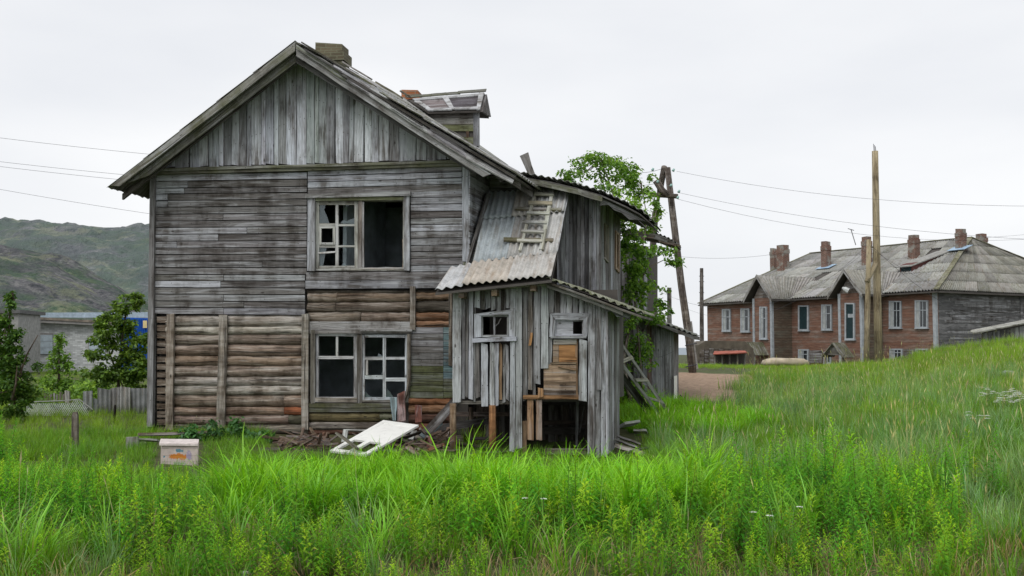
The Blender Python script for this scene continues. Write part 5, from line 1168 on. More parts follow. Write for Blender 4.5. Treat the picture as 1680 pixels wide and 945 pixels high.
m = MB(); c_ = BW.out(.4).hit(1382, 472); m.tube([c_, c_ + V((.12, -.1, -.08)), c_ + V((.3, -.2, -.2))], [.05, .14, .17], 8); m.make("porch_lamp", make_plain("lamp_enamel", (.5, .52, .52), .3), far)
# small gabled hoods over the cellar doors
def hood(x0, x1, xp, yp, ye, yb, w):
    a = w.hit(x0, ye); b = w.hit(x0 + (xp - x0) * 2, ye + 1); pk_ = w.hit(xp, yp); dep = (w.hit(x1, ye) - w.hit(x0 + (xp - x0) * 2, ye)).length * 1.1
    m = MB(); m.prism([a, b, pk_], fq * .08); m.make("hood_gable", WOOD, far, None, (.15, .14, .12, .3))
    for s_, q in ((0, a), (1, b)):
        for k in range(6):
            g0, g1 = dep * k / 6, dep * (k + 1) / 6 - .02; e1 = pk_ + (q - pk_) * 1.15; m = MB(); nn_ = (q - pk_).cross(fq).normalized(); nn_ = nn_ if nn_.z > 0 else -nn_
            m.board(pk_ + fq * (g0 - .2), e1 + fq * (g0 - .2), e1 + fq * (g1 - .2), pk_ + fq * (g1 - .2), .04, nn_, 1, .01); m.make("hood_plank", MOSSY, far, None, vary((.20, .19, .15, .4), .3))
    for q in (a, b):
        m = MB(); g = V((q.x, q.y, .3)); m.tube([g, q], .07, 6); m.make("hood_post", WOOD, far, None, (.14, .13, .11, .3))
hood(1219, 1262, 1228, 561, 579, 590, FA.out(2.9)); hood(1354, 1405, 1369, 562, 582, 594, FA.out(3.2))
# side wall planking in relief: a few proud boards on the right side
for k in range(22):
    z0 = 1.6 + k * .15
    if random.random() < .8:
        t0 = random.uniform(.1, 6); t1b = t0 + random.uniform(3, 9); m = MB(); a, b = fpnt(-.02, t0, z0), fpnt(-.02, min(t1b, WD), z0); m.board(a, b, b + Z * .135, a + Z * .135, .03, -fp, 2, .004); m.make("siding_board", WOOD, far, None, random.choice(((.10, .10, .10, .5), (.15, .15, .155, .6), (.21, .21, .215, .6))))
# low shed in front of the right side
sh = thing("low_shed", "low shed with ragged plank roof at the right edge behind the grass crest", "shed", at(1660, 556, 47))
SW = Wall(at(1660, 570, 47), V((1, .1, 0)))
for k in range(6):
    o_ = -k * .35; a, b = SW.out(o_).hit(1599, 546 - k * .6), SW.out(o_).hit(1700, 526 - k * .6); n_ = V((-.2, -.3, 1)).normalized(); m = MB(); m.board(a, b, b + V((0, .33, .06)), a + V((0, .33, .06)), .06, n_, 4, .02, rag=.08); m.make("roof_plank", WOOD, sh, None, vary((.36, .36, .31, .5), .2))
    m = MB()
for k in range(12):
    x = 1612 + k * 7.6; q = [SW.out(-.4).hit(x, 575), SW.out(-.4).hit(x, 547 - k * 1.35), SW.out(-.4).hit(x + 7, 546 - k * 1.35), SW.out(-.4).hit(x + 7, 575)]; m = MB(); m.board(*q, .04, SW.n, 1, .01); m.make("wall_plank", WOOD, sh, None, vary((.12, .12, .12, .4) if k < 6 else (.34, .35, .36, .5), .2))
m = MB(); q = [SW.out(-2.2).hit(1612, 575), SW.out(-2.2).hit(1700, 575), SW.out(-2.2).hit(1700, 528), SW.out(-2.2).hit(1612, 542)]; m.board(*q, .1, SW.n, 1, 0); m.make("back_wall", INNER, sh)
# old sheds left of the long house
s1_ = thing("root_cellar", "long low turfed and boarded shed left of the long house", "shed", at(1180, 590, 56)); W5 = Wall(at(1190, 570, 56), V((1, .05, 0)))
mm = MB(); mm.prism([W5.hit(1146, 596), W5.hit(1238, 596), W5.hit(1236, 572), W5.hit(1222, 560), W5.hit(1158, 559), W5.hit(1146, 566)], V((0, 3, 0))); mm.make("body", make_plain("dark_turf_wall", (.10, .085, .065), nscale=2, k=.5, bump=.5), s1_)
for k in range(9): pb(W5, rect(1148 + k * 8, 572, 1155 + k * 8, 597), .06, "plank", s1_, WOOD, vary((.13, .11, .09, .5), .2), None, .08, nseg=1, jit=.02)
s2_ = thing("lean_to", "tiny lean to with rusty red sheet roof before the cellar shed", "shed", at(1196, 592, 53)); W6 = Wall(at(1196, 570, 53), V((1, .05, 0)))
q = [W6.out(.5).hit(1170, 581), W6.out(.5).hit(1226, 578.5), W6.out(-.9).hit(1222, 575), W6.out(-.9).hit(1172, 576)]
m = MB(); m.board(*q, .05, V((0, -.4, 1)), 3, .015); m.make("roof", make_plain("rusty_red_sheet", (.30, .09, .06), nscale=2, k=.6), s2_)
for x in (1173, 1185, 1197, 1210, 1222):
    m = MB(); a = W6.hit(x, 598); b = W6.hit(x, 580); m.tube([a, b], .05, 5); m.make("post", WOOD, s2_, None, (.2, .19, .17, .5))
m = MB(); m.board(W6.out(-.8).hit(1172, 598), W6.out(-.8).hit(1222, 598), W6.out(-.8).hit(1222, 579), W6.out(-.8).hit(1172, 579), .05, W6.n, 1, 0); m.make("back_panel", INNER, s2_)
# pale stone slab before the long house
def rock(name, label, c, sx, sy, sz, mat, seed, n=14):
    m = MB(); k = n // 2
    for j in range(k + 1):
        for i in range(n):
            th, ph = math.pi * j / k, 2 * math.pi * i / n; p = V((math.sin(th) * math.cos(ph), math.sin(th) * math.sin(ph), math.cos(th)))
            f = 1 + .28 * mnoise.noise(p * 1.7 + V((seed, 0, 0))) + .1 * mnoise.noise(p * 5 + V((seed, 3, 0)))
            p = V((math.copysign(abs(p.x) ** .7, p.x), math.copysign(abs(p.y) ** .7, p.y), math.copysign(abs(p.z) ** .6, p.z))); m.v.append(c + V((p.x * sx * f, p.y * sy * f, p.z * sz * f)))
    for j in range(k):
        for i in range(n): i2 = (i + 1) % n; m.f.append((j * n + i, (j + 1) * n + i, (j + 1) * n + i2, j * n + i2))
    return solo(m, name, mat, label, "rock", c, smooth=True)
STONE = make_plain("pale_stone", (.42, .36, .27), nscale=1.8, k=.4, bump=.5)
rock("boulder", "flat pale stone slab in the grass before the long house", at(1288, 594, 46), 1.0, .6, .20, STONE, 2)
rock("stone", "small whitish stone at the bottom edge of the grass", at(403, 943, 7.5), .035, .03, .025, make_plain("white_stone", (.5, .48, .44)), 5)
rock("stone", "pale grey stone half hidden in grass at the right edge", at(1652, 616, 27.5), .22, .18, .13, make_plain("grey_stone", (.42, .44, .44), nscale=9), 7)

# ================================================================= low shed behind the ladder
sd_ = thing("garden_shed", "small grey plank shed with lean to roof behind the vines", "shed", at(1085, 655, 25.5))
GW = Wall(at(1085, 570, 25.6), U); gc = GW.hit(1104, 570)
GSd = Wall(gc, D); GSd.n = ND.copy()
x = 1040.0
for i in range(9):
    x1 = x + 7.3; yt = 520 + (x - 1050) * .30
    q = [GW.hit(x, 662), GW.hit(x, yt), GW.hit(x1 - .4, yt + 2), GW.hit(x1 - .4, 662)]; m = MB(); m.board(*[v + GW.n * .02 * (i % 2) for v in q], .03, GW.n, 4, .005); m.make("plank", WOOD, sd_, None, vary(((.30, .31, .33, .5), (.22, .22, .23, .5), (.26, .27, .28, .6))[i % 3] if i != 3 else (.17, .11, .085, .3), .12)); x = x1
for i in range(3):
    x0 = 1104.5 + i * 3; q = [GSd.hit(x0, 660 - i), GSd.hit(x0, 540), GSd.hit(x0 + 2.8, 540), GSd.hit(x0 + 2.8, 659 - i)]; m = MB(); m.board(*q, .03, U, 2, .004); m.make("plank", WOOD, sd_, None, vary(MID))
m = MB(); a = GW.out(-.06).hit(1040, 662); b = GW.out(-.06).hit(1102, 662); m.prism([a, b, GW.out(-.06).hit(1102, 541), GW.out(-.06).hit(1040, 522)], D * 2.2); m.make("inner_wall", INNER, sd_)
ge = [(1040, 514), (1062, 522), (1086, 531), (1112, 541), (1138, 551)]; G_ = [GW.out(.35).hit(*p) for p in ge]
for i in range(4):
    p, q = G_[i], G_[i + 1]; mq = corr([p + D * 2.6 + Z * .03, q + D * 2.6 + Z * .03, q + Z * .03, p + Z * .03], 3, .022, 2); mq.make("roof_sheet", SHEET, sd_, None, vary((.24, .25, .23, .3), .1), smooth=True)
    m = MB(); m.prism([p, q, q - Z * .09, p - Z * .09], D * 2.5); m.make("roof_deck", WOOD, sd_, None, (.10, .09, .08, .3))
m = MB(); a = pt(1108, 548, 25.4); m.board(a, a + V((.42, 0, -.05)), a + V((.42, 0, .05)), a + V((0, 0, .08)), .1, V((0, -1, 0)), 1, .004); m.make("eave_beam", WOOD, sd_, None, MID)
pb(GSd, [(1107, 655), (1107, 617), (1111, 616), (1111, 654)], .02, "white_board", sd_, WHITEP, (1, 1, 1), None, .05, nseg=1, jit=0)
m = MB(); m.board(pt(1031, 662, 24.6), pt(1062, 662, 24.6), pt(1062, 625, 24.8), pt(1031, 628, 24.8), .03, V((0, -1, 0)), 1, .01); solo(m, "leaning_board", WOOD, "broad grey board standing at the shed wall behind the ladder", "board", pt(1045, 662, 24.6), (.27, .28, .29, .5))

# ================================================================= poles and wires
PC = (.145, .125, .115, .6)
pole = thing("power_pole", "leaning two legged wooden power pole with crossbar and concrete stub", "power pole", at(1136, 606, 34.5))
dP = 34.5
def P(px, py, d=dP): return at(px, py, d)
def ptube(name, pts, r, mat, root, c, sides=9, jit=.03, smooth=True): m = MB(); m.tube(pts, r, sides, jit=jit); return m.make(name, mat, root, None, c, smooth)
b0 = P(1137, 606); b0.z -= .3
ptube("leg", [b0, P(1131, 560), P(1118, 470), P(1106, 370), P(1095, 275)], [.14, .135, .125, .12, .105], LOGM, pole, PC)
ptube("leg", [at(1051, 640, 37.5), at(1066, 480, 36.8), at(1075, 350, 36), at(1083, 310, 35.2), P(1090, 274)], [.13, .125, .12, .115, .105], LOGM, pole, PC)
m = MB(); m.board(P(1131, 606), P(1126, 528), P(1135, 527), P(1146, 605), .2, V((0, -1, 0)), 3, .006); o_ = m.make("stub", CONCRETE, pole)
ptube("crossbar", [P(1066, 319, 34.2), P(1112, 322, 34.2)], .085, LOGM, pole, (.17, .15, .13, .5)); ptube("brace_log", [P(1076, 296, 34.1), P(1086, 312, 34.1), P(1094, 320, 34.1)], .12, LOGM, pole, PC)
for y in (565, 600): ptube("wire_band", [P(1124, y + 2, 34.28), P(1143, y - 2, 34.28)], .02, WIRE, pole, (1, 1, 1), 5, 0)
for (x, y) in ((1070, 280), (1104, 281), (1078, 300), (1111, 326), (1113, 316), (1100, 306)):
    ptube("insulator", [P(x, y, 34.0), P(x + 2, y - 4, 34.0)], [.05, .035], CERAMIC, pole, (1, 1, 1), 7, 0)
def pole1(name, label, x0, y0, x1, y1, d, r, mat, c, sides=10):
    a, b = at(x0, y0, d), at(x1, y1, d); a.z = min(a.z, gz(a.x, a.y)) - .2; m = MB(); m.tube([a, a.lerp(b, .35), a.lerp(b, .7), b], [r * 1.12, r * 1.05, r * .95, r * .85], sides, jit=.02)
    return m
tp = thing("utility_pole", "tall fresh wooden pole with a bent wire at its tip before the long house", "utility pole", at(1441, 592, 42))
NEW = (.36, .30, .19, .1)
pole1("", "", 1441, 594, 1435.5, 248, 42, .155, LOGM, NEW).make("shaft", WOOD, tp, None, NEW, smooth=True)
for k in range(3): ptube("tip_wire", [at(1434 + k * 1.6, 250, 42), at(1433 + k * 1.6, 236 + k * 2, 42)], .012, WIRE, tp, (1, 1, 1), 4, 0)
sp_ = thing("brace_pole", "shorter fresh pole braced to the tall one on its left side", "utility pole", at(1422, 594, 41.5))
pole1("", "", 1421, 597, 1425.5, 393, 41.5, .11, LOGM, NEW).make("shaft", WOOD, sp_, None, NEW, smooth=True)
ptube("strut", [at(1422, 462, 41.4), at(1429, 448, 41.6), at(1437, 432, 41.8)], .10, WOOD, sp_, NEW)
m = pole1("", "", 1151, 560, 1151, 440, 62, .13, LOGM, PC); p_ = at(1151, 560, 62); tpp = thing("utility_pole", "distant dark thin pole left of the long house", "utility pole", p_); m.make("shaft", LOGM, tpp, None, (.13, .12, .115, .4))
for y in (453, 462, 480): ptube("pin", [at(1147, y, 62), at(1155, y, 62)], .03, METAL, tpp, (1, 1, 1), 4, 0)
m = pole1("", "", 1098, 560, 1098, 472, 27.6, .07, LOGM, PC); solo(m, "split_post", LOGM, "short split post rising behind the shed roof", "post", at(1098, 560, 27.6), (.25, .25, .24, .5))
m = pole1("", "", 1083, 560, 1083, 494, 36, .05, LOGM, PC); solo(m, "thin_post", LOGM, "thin post between the tree and the split post", "post", at(1083, 560, 36), (.22, .21, .2, .5))
def wire(p, q, sag, r, label, mid=None):
    m = MB(); pts = [V(p).lerp(V(q), t) - Z * (sag * 4 * t * (1 - t)) for t in [i / 14 for i in range(15)]]; m.tube(pts, r * .42, 4, cap=False); return solo(m, "overhead_wire", WIRE, label, "wire", V(p))
wl_d = 30
for (ya, yb, lb) in ((226, 256, "topmost overhead wire crossing the sky left of the house"), (265, 293, "second overhead wire from the top left of the house"), (273, 302, "overhead wire just under the second one left of the house"), (311, 356, "lowest overhead wire against the sky left of the house")):
    a = at(-60, ya - (yb - ya) * .25, wl_d); b = at(500, yb + (yb - ya) * .75 - 6, 33); wire(a, b, .10, .014, lb)
wire(at(30, 411, 60), at(300, 436, 60), .1, .02, "thin wire crossing in front of the green hillside")
wire(P(1110, 281), at(1760, 338, 30), .35, .013, "upper wire from the leaning pole to the right edge"); wire(P(1113, 316), at(1760, 396, 30), .3, .013, "middle wire from the leaning pole passing over the roof"); wire(P(1113, 327), at(1760, 386, 40), .7, .013, "lower wire from the leaning pole sloping to the right")
wire(at(1690, 384, 62), at(1610, 390, 62), .02, .02, "short wire from the rear chimney to the right edge")
wire(at(1105, 420, 62), at(1270, 417, 62), .2, .022, "pale wire reaching the leftmost chimney of the long house")
wire(at(1060, 466, 50), at(1430, 405, 43), 1.9, .016, "dark cable sagging from the left to the short fresh pole"); wire(at(1120, 504, 50), at(1424, 400, 43), 1.6, .012, "thin cable under the dark one across the grey roof")
wire(at(1427, 400, 41.5), at(1660, 545, 44), .6, .018, "dark cable from the fresh pole down past the roof corner"); wire(at(1429, 408, 41.5), at(1700, 520, 50), .55, .014, "second cable from the fresh pole towards the right shed")
wire(at(1055, 598 - 12, 26), at(1105, 590 - 14, 25.2), .08, .008, "white cord hanging across the shed wall")
for (a, b, lb) in ((P(1040, 283, 33), P(1088, 276), "short dark guy wire at the pole top left"), (P(1030, 303, 33), P(1084, 299), "second dark guy wire left of the pole top")): wire(a, b, .06, .018, lb)
m = MB(); tv = at(1404, 402, 68); tv2 = at(1396, 376, 68); m.tube([tv, tv2], .03, 4)
ant = thing("tv_antenna", "small aerial leaning on the ridge of the long house", "aerial", tv); m.make("mast", METAL, ant); m = MB(); m.tube([at(1391, 375, 68), at(1401, 378, 68)], .03, 4); m.make("element", METAL, ant)

# ================================================================= trees
def leaves(m, c, rad, n, size, cols, flat=.75, comp=True):
    for _ in range(n):
        d = V((random.gauss(0, 1), random.gauss(0, 1), random.gauss(0, 1))).normalized() * (random.random() ** .45)
        p = c + V((d.x * rad[0], d.y * rad[1], d.z * rad[2]))
        t = V((random.uniform(-1, 1), random.uniform(-1, 1), random.uniform(-.8, .35))).normalized(); nrm = V((random.uniform(-1, 1), random.uniform(-1, 1), random.uniform(.2, 1.6))).normalized()
        s = t.cross(nrm).normalized(); L = size * random.uniform(.6, 1.3); w = L * .3
        b = len(m.v); cc = random.choice(cols); f = random.uniform(.75, 1.25)
        m.v += [p, p + t * L * .5 + s * w, p + t * L - Z * L * .15, p + t * L * .5 - s * w]; m.f.append((b, b + 1, b + 2, b + 3)); m.uv += [(0, 0)] * 4
        m.col += [(cc[0] * f, cc[1] * f, cc[2] * f, 1)] * 4
def tree(name, label, cat, base, clumps, stems, cols, leafsize=.10, bark=(.16, .13, .10, .4), dens=900, trunkr=.06, group=None):
    t = thing(name, label, cat, base, group)
    m = MB()
    for cp, rd in clumps:
        nsub = max(7, int(46 * rd[0] * rd[2]))
        for _ in range(nsub):
            d = V((random.gauss(0, .55), random.gauss(0, .55), random.gauss(0, .55))); sc_ = cp + V((d.x * rd[0], d.y * rd[1], d.z * rd[2])); k = random.uniform(.18, .40)
            r3 = (rd[0] * k + .08, rd[1] * k + .08, rd[2] * k * .8 + .07); leaves(m, sc_, r3, int(dens * (r3[0] * r3[2]) * random.uniform(.5, 1.4)) + 10, leafsize, cols)
    m.make("crown", LEAF, t)
    for i, st in enumerate(stems):
        m = MB(); n_ = len(st); m.tube(st, [trunkr * (1 - .75 * k / (n_ - 1)) * (1 if i == 0 else .6) for k in range(n_)], 6, jit=.06); m.make("trunk" if i == 0 else "branch", LOGM, t, None, bark, smooth=True)
    k = 0
    for cp, rd in clumps:                      # limbs out to the clumps
        st = min((s for s in stems), key=lambda s: min((q - cp).length for q in s)); q = min(st, key=lambda q: (q - cp).length)
        if (q - cp).length > .25:
            mid = q.lerp(cp, .5) + V((random.uniform(-.1, .1), 0, -.08)); m = MB(); m.tube([q, mid, cp, cp + V((random.uniform(-.2, .2), 0, rd[2] * .6))], [.025, .018, .012, .005], 4, jit=.05); m.make("branch", LOGM, t, None, bark)
    return t
G1 = [(.11, .23, .03), (.15, .30, .04), (.08, .17, .028), (.20, .36, .05)]; G2 = [(.12, .26, .03), (.16, .32, .04), (.08, .18, .03)]; G3 = [(.055, .14, .022), (.08, .19, .03), (.06, .15, .02), (.12, .24, .03)]; G4 = [(.04, .12, .035), (.06, .17, .05), (.08, .21, .05)]
def cl(px, py, d, rx, rz, ry=None): return (at(px, py, d), (rx, ry or rx * .8, rz))
bt = at(1038, 690, 24.2); bt.z = gz(bt.x, bt.y)
vine_clumps = [cl(1028, 400, 23.9, .26, .6), cl(1044, 480, 24, .26, .5), cl(1046, 440, 24.1, .3, .4), cl(1040, 590, 24.5, .36, .4), cl(1020, 625, 24.3, .22, .6), cl(1030, 380, 24.0, .30, .5), cl(1045, 350, 24.6, .35, .35), cl(1030, 330, 25.5, .5, .3), cl(1050, 410, 24.2, .35, .4), cl(1038, 450, 24, .28, .5), cl(1036, 520, 24.0, .3, .5), cl(1045, 560, 24.3, .34, .35), cl(1035, 600, 24.4, .36, .45), cl(1032, 645, 24.4, .3, .3), cl(1062, 515, 24.4, .35, .2),
    cl(1062, 360, 25.2, .22, .3), cl(1078, 340, 25.8, .12, .2), cl(1085, 412, 24.6, .26, .10), cl(1098, 430, 24.7, .2, .08), cl(1060, 470, 24.4, .25, .14), cl(1075, 525, 24.6, .25, .12), cl(1087, 500, 24.8, .15, .1), 
    cl(945, 285, 26.5, .3, .35), cl(965, 265, 26.5, .55, .35), cl(985, 285, 26.3, .6, .35), cl(1010, 300, 26, .5, .35), cl(1030, 278, 26.2, .45, .25), cl(1045, 300, 26, .4, .35), cl(1056, 318, 26, .22, .22), cl(1000, 262, 26.6, .3, .15), cl(925, 295, 26.6, .25, .15), ]
stems = [[bt, at(1030, 640, 24), at(1022, 590, 24), at(1036, 520, 24.2), at(1030, 450, 24.5), at(1022, 370, 25.3), at(1000, 300, 26.2), at(985, 262, 26.4)],
         [bt + V((.3, .2, 0)), at(1048, 560, 24.2), at(1040, 480, 24.3), at(1052, 420, 24.4), at(1062, 360, 25.2), at(1052, 300, 26)], [at(1036, 520, 24.2), at(1054, 545, 24.1), at(1070, 520, 24.4), at(1086, 498, 24.8)], [at(1048, 465, 24.2), at(1062, 440, 24.4), at(1092, 425, 24.7)]]
tree("rowan_tree", "leafy rowan tree climbing up beside the annex and over its roof", "tree", bt, vine_clumps, stems, G1 + G2, .105, (.28, .24, .2, .6), 1300, .055)
bt = at(192, 690, 28); bt.z = gz(bt.x, bt.y)
tree("bushy_tree", "green tree in front of the blue container", "tree", bt, [cl(212, 497, 28, .22, .28), cl(222, 488, 28, .14, .14), cl(196, 512, 28, .30, .25), cl(176, 522, 28, .22, .28), cl(172, 545, 27.8, .30, .25), cl(196, 548, 28, .34, .3), cl(186, 572, 27.8, .55, .28), cl(218, 585, 28, .36, .35), cl(160, 585, 27.6, .32, .25), cl(180, 612, 27.8, .62, .3), cl(218, 618, 28, .5, .3), cl(158, 612, 27.6, .35, .22), cl(238, 590, 28, .25, .4), cl(225, 556, 28, .28, .25), cl(205, 530, 28, .25, .2), cl(205, 575, 28, .4, .3), cl(232, 610, 28, .4, .3), cl(212, 640, 28, .6, .2)],
     [[bt, at(195, 620, 28), at(200, 560, 28), at(208, 500, 28)], [at(195, 620, 28), at(180, 580, 28), at(172, 540, 28)]], G1, .12, dens=2000)
bt = at(96, 660, 31); bt.z = gz(bt.x, bt.y)
tree("birch_sapling", "small bright green sapling before the brick building", "tree", bt, [cl(97, 556, 31, .12, .2), cl(97, 576, 31, .26, .22), cl(86, 600, 31, .32, .22), cl(108, 598, 31, .28, .22), cl(97, 622, 31, .5, .22), cl(80, 632, 31, .3, .2), cl(114, 634, 31, .3, .2)], [[bt, at(97, 610, 31), at(97, 552, 31)]], G2, .11, dens=1500)
bt = at(18, 700, 23); bt.z = gz(bt.x, bt.y)
tree("dark_bush", "tall dark bush with bare twigs at the left edge", "bush", bt, [cl(16, 498, 23, .07, .2), cl(10, 525, 23, .14, .22), cl(3, 550, 23, .26, .3), cl(14, 575, 22.9, .3, .3), cl(20, 630, 22.8, .4, .3), cl(28, 680, 22.8, .4, .2), cl(24, 556, 23, .14, .2), cl(2, 590, 23, .35, .3), cl(34, 598, 23, .2, .2), cl(14, 610, 22.9, .3, .25), cl(10, 645, 23, .42, .28), cl(44, 632, 23.2, .18, .22), cl(34, 655, 23.2, .25, .25), cl(5, 680, 23, .4, .25), cl(-25, 560, 23, .4, .5), cl(-30, 640, 23, .5, .5)],
     [[bt, at(22, 640, 23), at(12, 560, 23), at(20, 480, 23)], [bt, at(30, 620, 22.9), at(45, 580, 22.9), at(62, 550, 22.9)], [at(20, 655, 22.8), at(26, 630, 22.6), at(28, 600, 22.6)]], G3, .09, (.2, .15, .11, .3), 3000)
for (x, y, d, rx, rz, lb, cs) in ((140, 640, 31.5, 1.0, .42, "low green shrub between sapling and bushy tree", G2), (45, 650, 28, .6, .35, "low shrub behind the net fence", G1), (175, 640, 29, .9, .3, "low green shrub under the bushy tree", G1), (70, 645, 30, .7, .3, "low shrub left of the sapling foot", G1), (100, 668, 26.8, .5, .12, "small dark weed clump growing through the net", G3), (230, 655, 27, .5, .3, "low shrub squeezed behind the slate fence", G1)):
    p = at(x, y, d); b_ = V((p.x, p.y, gz(p.x, p.y))); tree("shrub", lb, "shrub", b_, [(p, (rx, rx * .6, rz)), (p + V((rx * .5, .1, -.1)), (rx * .5, .3, rz * .7)), (p + V((-rx * .5, .1, -.1)), (rx * .5, .3, rz * .7))], [[b_, p]], cs, .11, dens=1300)
for (x, d, s_, lb, cs) in ((350, 18.6, .35, "dark leafy weed clump right of the crate", G4), (385, 18.8, .3, "dark leafy weed clump at the log wall foot", G4), (425, 18.5, .25, "low dark weeds before the wall middle", G4), (300, 18.5, .22, "small weeds behind the crate", G4)):
    p = at(x, 738, d); b_ = V((p.x, p.y, 0)); s_ *= .62; p.z = s_ * .7; tree("nettle_clump", lb, "weeds", b_, [(p, (s_ * 1.1, s_ * .8, s_)), (p + V((s_ * .6, 0, -.1)), (s_ * .7, s_ * .5, s_ * .7))], [[b_, p]], cs, .09, dens=2600, trunkr=.01)

# ================================================================= grass and herbs
PROTO = bpy.data.collections.new("plant_sources")
def blade(m, base, h, w, az, lean, droop, cols, seg=4):
    """one grass blade: a tapering strip bending over"""
    dirv = V((math.cos(az), math.sin(az), 0)); side = V((-math.sin(az), math.cos(az), 0)); tw = random.uniform(-.6, .6); side = (side * math.cos(tw) + dirv * math.sin(tw))
    ang = lean; p = V(base); b = len(m.v)
    for i in range(seg + 1):
        t = i / seg; ww = w * (1 - t ** 1.6) * (.65 + .7 * min(1, t * 3)) * .5 + .0006
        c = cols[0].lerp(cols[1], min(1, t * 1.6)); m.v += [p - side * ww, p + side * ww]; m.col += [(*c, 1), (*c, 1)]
        st = h / seg; p = p + (dirv * math.sin(ang) + Z * math.cos(ang)) * st; ang += droop / seg * (.4 + 1.3 * t)
    for i in range(seg): m.f.append((b + 2 * i, b + 2 * i + 1, b + 2 * i + 3, b + 2 * i + 2))
def proto(name, m):
    me = bpy.data.meshes.new(name); me.from_pydata([tuple(v) for v in m.v], [], m.f); ca = me.color_attributes.new("tint", 'FLOAT_COLOR', 'POINT'); ca.data.foreach_set('color', np.array(m.col, dtype=np.float32).ravel())
    me.materials.append(GRASSM); me.polygons.foreach_set('use_smooth', [True] * len(me.polygons)); o = bpy.data.objects.new(name, me); return o
def rc(c, k=.2, h=.12): f = random.uniform(1 - k, 1 + k); return V((c[0] * f * random.uniform(1 - h, 1 + h * 1.5), c[1] * f, c[2] * f * random.uniform(1 - h, 1 + h)))
def tuft(name, n, h, w, spread, droop, tip, root, dead=.08, heads=0, headc=(.5, .47, .30)):
    m = MB()
    for _ in range(n):
        r = spread * random.random() ** .6; a = random.uniform(0, 6.28); base = (r * math.cos(a), r * math.sin(a), -.03)
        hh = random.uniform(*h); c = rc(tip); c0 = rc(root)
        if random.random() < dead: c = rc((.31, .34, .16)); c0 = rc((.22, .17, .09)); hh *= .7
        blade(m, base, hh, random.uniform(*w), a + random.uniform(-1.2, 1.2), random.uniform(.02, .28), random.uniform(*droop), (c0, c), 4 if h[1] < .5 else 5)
    for _ in range(heads):                       # seed heads on thin stalks
        a = random.uniform(0, 6.28); r = spread * random.random(); hh = h[1] * random.uniform(1.05, 1.35); blade(m, (r * math.cos(a), r * math.sin(a), 0), hh, .004, a, .05, random.uniform(.1, .5), (rc(root), rc(headc)), 5)
        k = len(m.v) - 2; top_ = (m.v[k] + m.v[k + 1]) / 2; pr = (m.v[k - 2] + m.v[k - 1]) / 2; d_ = (top_ - pr).normalized(); b = len(m.v); s_ = d_.orthogonal().normalized() * .007; s2 = d_.cross(s_)
        m.v += [top_ - d_ * .02, top_ + d_ * .05 + s_, top_ + d_ * .12, top_ + d_ * .05 - s_, top_ + d_ * .05 + s2, top_ + d_ * .05 - s2]; m.col += [(*rc(headc), 1)] * 6; m.f += [(b, b + 1, b + 2, b + 3), (b, b + 4, b + 2, b + 5)]
    return proto(name, m)
def fireweed(name, h, yel=0.0, low=(.085, .31, .016), topc=(.25, .54, .02)):
    m = MB(); lean = random.uniform(0, .15); az = random.uniform(0, 6.28); ld = V((math.cos(az), math.sin(az), 0)); n = int(h * 105)
    P0 = lambda t: ld * (lean * h * t * t) + Z * (h * t)
    red = V((.22, .09, .04)) if random.random() < .2 else V((.14, .16, .04))
    b = len(m.v)
    for i in range(5):
        t = i / 4; p = P0(t)
        for k in range(3): a = k * 2.094; m.v.append(p + V((math.cos(a), math.sin(a), 0)) * .0035 * (1 - .6 * t)); m.col.append((*red, 1))
    for i in range(4):
        for k in range(3): k2 = (k + 1) % 3; m.f.append((b + i * 3 + k, b + i * 3 + k2, b + i * 3 + 3 + k2, b + i * 3 + 3 + k))
    for i in range(n):
        t = .12 + .88 * i / n; a = i * 2.4 + random.uniform(-.3, .3); L = (.035 + .105 * (1 - t) ** .7 * min(1, t * 3.5)) * random.uniform(.75, 1.2)
        if t > .92: L *= .7
        up = .45 + .75 * max(0, (t - .70)) / .30; d = V((math.cos(a), math.sin(a), 0)); s = V((-math.sin(a), math.cos(a), 0)); p = P0(t)
        mixk = min(1, max(0, (t - .45) / .5)); lowc = rc(low); tc_ = rc(topc); c = lowc.lerp(tc_, mixk * (1 if not yel else 1)); 
        if yel and random.random() < yel: c = rc((.30, .38, .04))
        ww = L * .072 + .004; b = len(m.v); p1 = p + (d * math.cos(up) + Z * math.sin(up)) * L * .5; u2 = up - .85; p2 = p1 + (d * math.cos(u2) + Z * math.sin(u2)) * L * .5
        m.v += [p, p1 - s * ww, p1 + s * ww, p2]; m.col += [(*c, 1)] * 4; m.f += [(b, b + 1, b + 3, b + 2)]
    return proto(name, m)
def herb(name, h, cols):
    m = MB()
    for _ in range(16):
        a = random.uniform(0, 6.28); r = .07 * random.random(); blade(m, (r * math.cos(a), r * math.sin(a), 0), h * random.uniform(.4, 1), .018, a, .3, 1.0, (rc(cols[0]), rc(cols[1])), 3)
    return proto(name, m)
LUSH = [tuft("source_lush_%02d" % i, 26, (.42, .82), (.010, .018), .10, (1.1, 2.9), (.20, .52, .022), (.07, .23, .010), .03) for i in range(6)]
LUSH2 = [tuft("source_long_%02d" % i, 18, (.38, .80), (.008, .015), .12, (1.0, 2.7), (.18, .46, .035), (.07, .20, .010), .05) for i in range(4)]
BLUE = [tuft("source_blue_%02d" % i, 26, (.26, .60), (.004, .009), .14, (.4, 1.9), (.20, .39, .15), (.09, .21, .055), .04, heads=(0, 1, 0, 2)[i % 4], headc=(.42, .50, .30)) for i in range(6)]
SHORT = [tuft("source_short_%02d" % i, 26, (.10, .30), (.003, .007), .12, (.3, 1.4), (.13, .33, .018), (.07, .17, .012), .08) for i in range(5)]
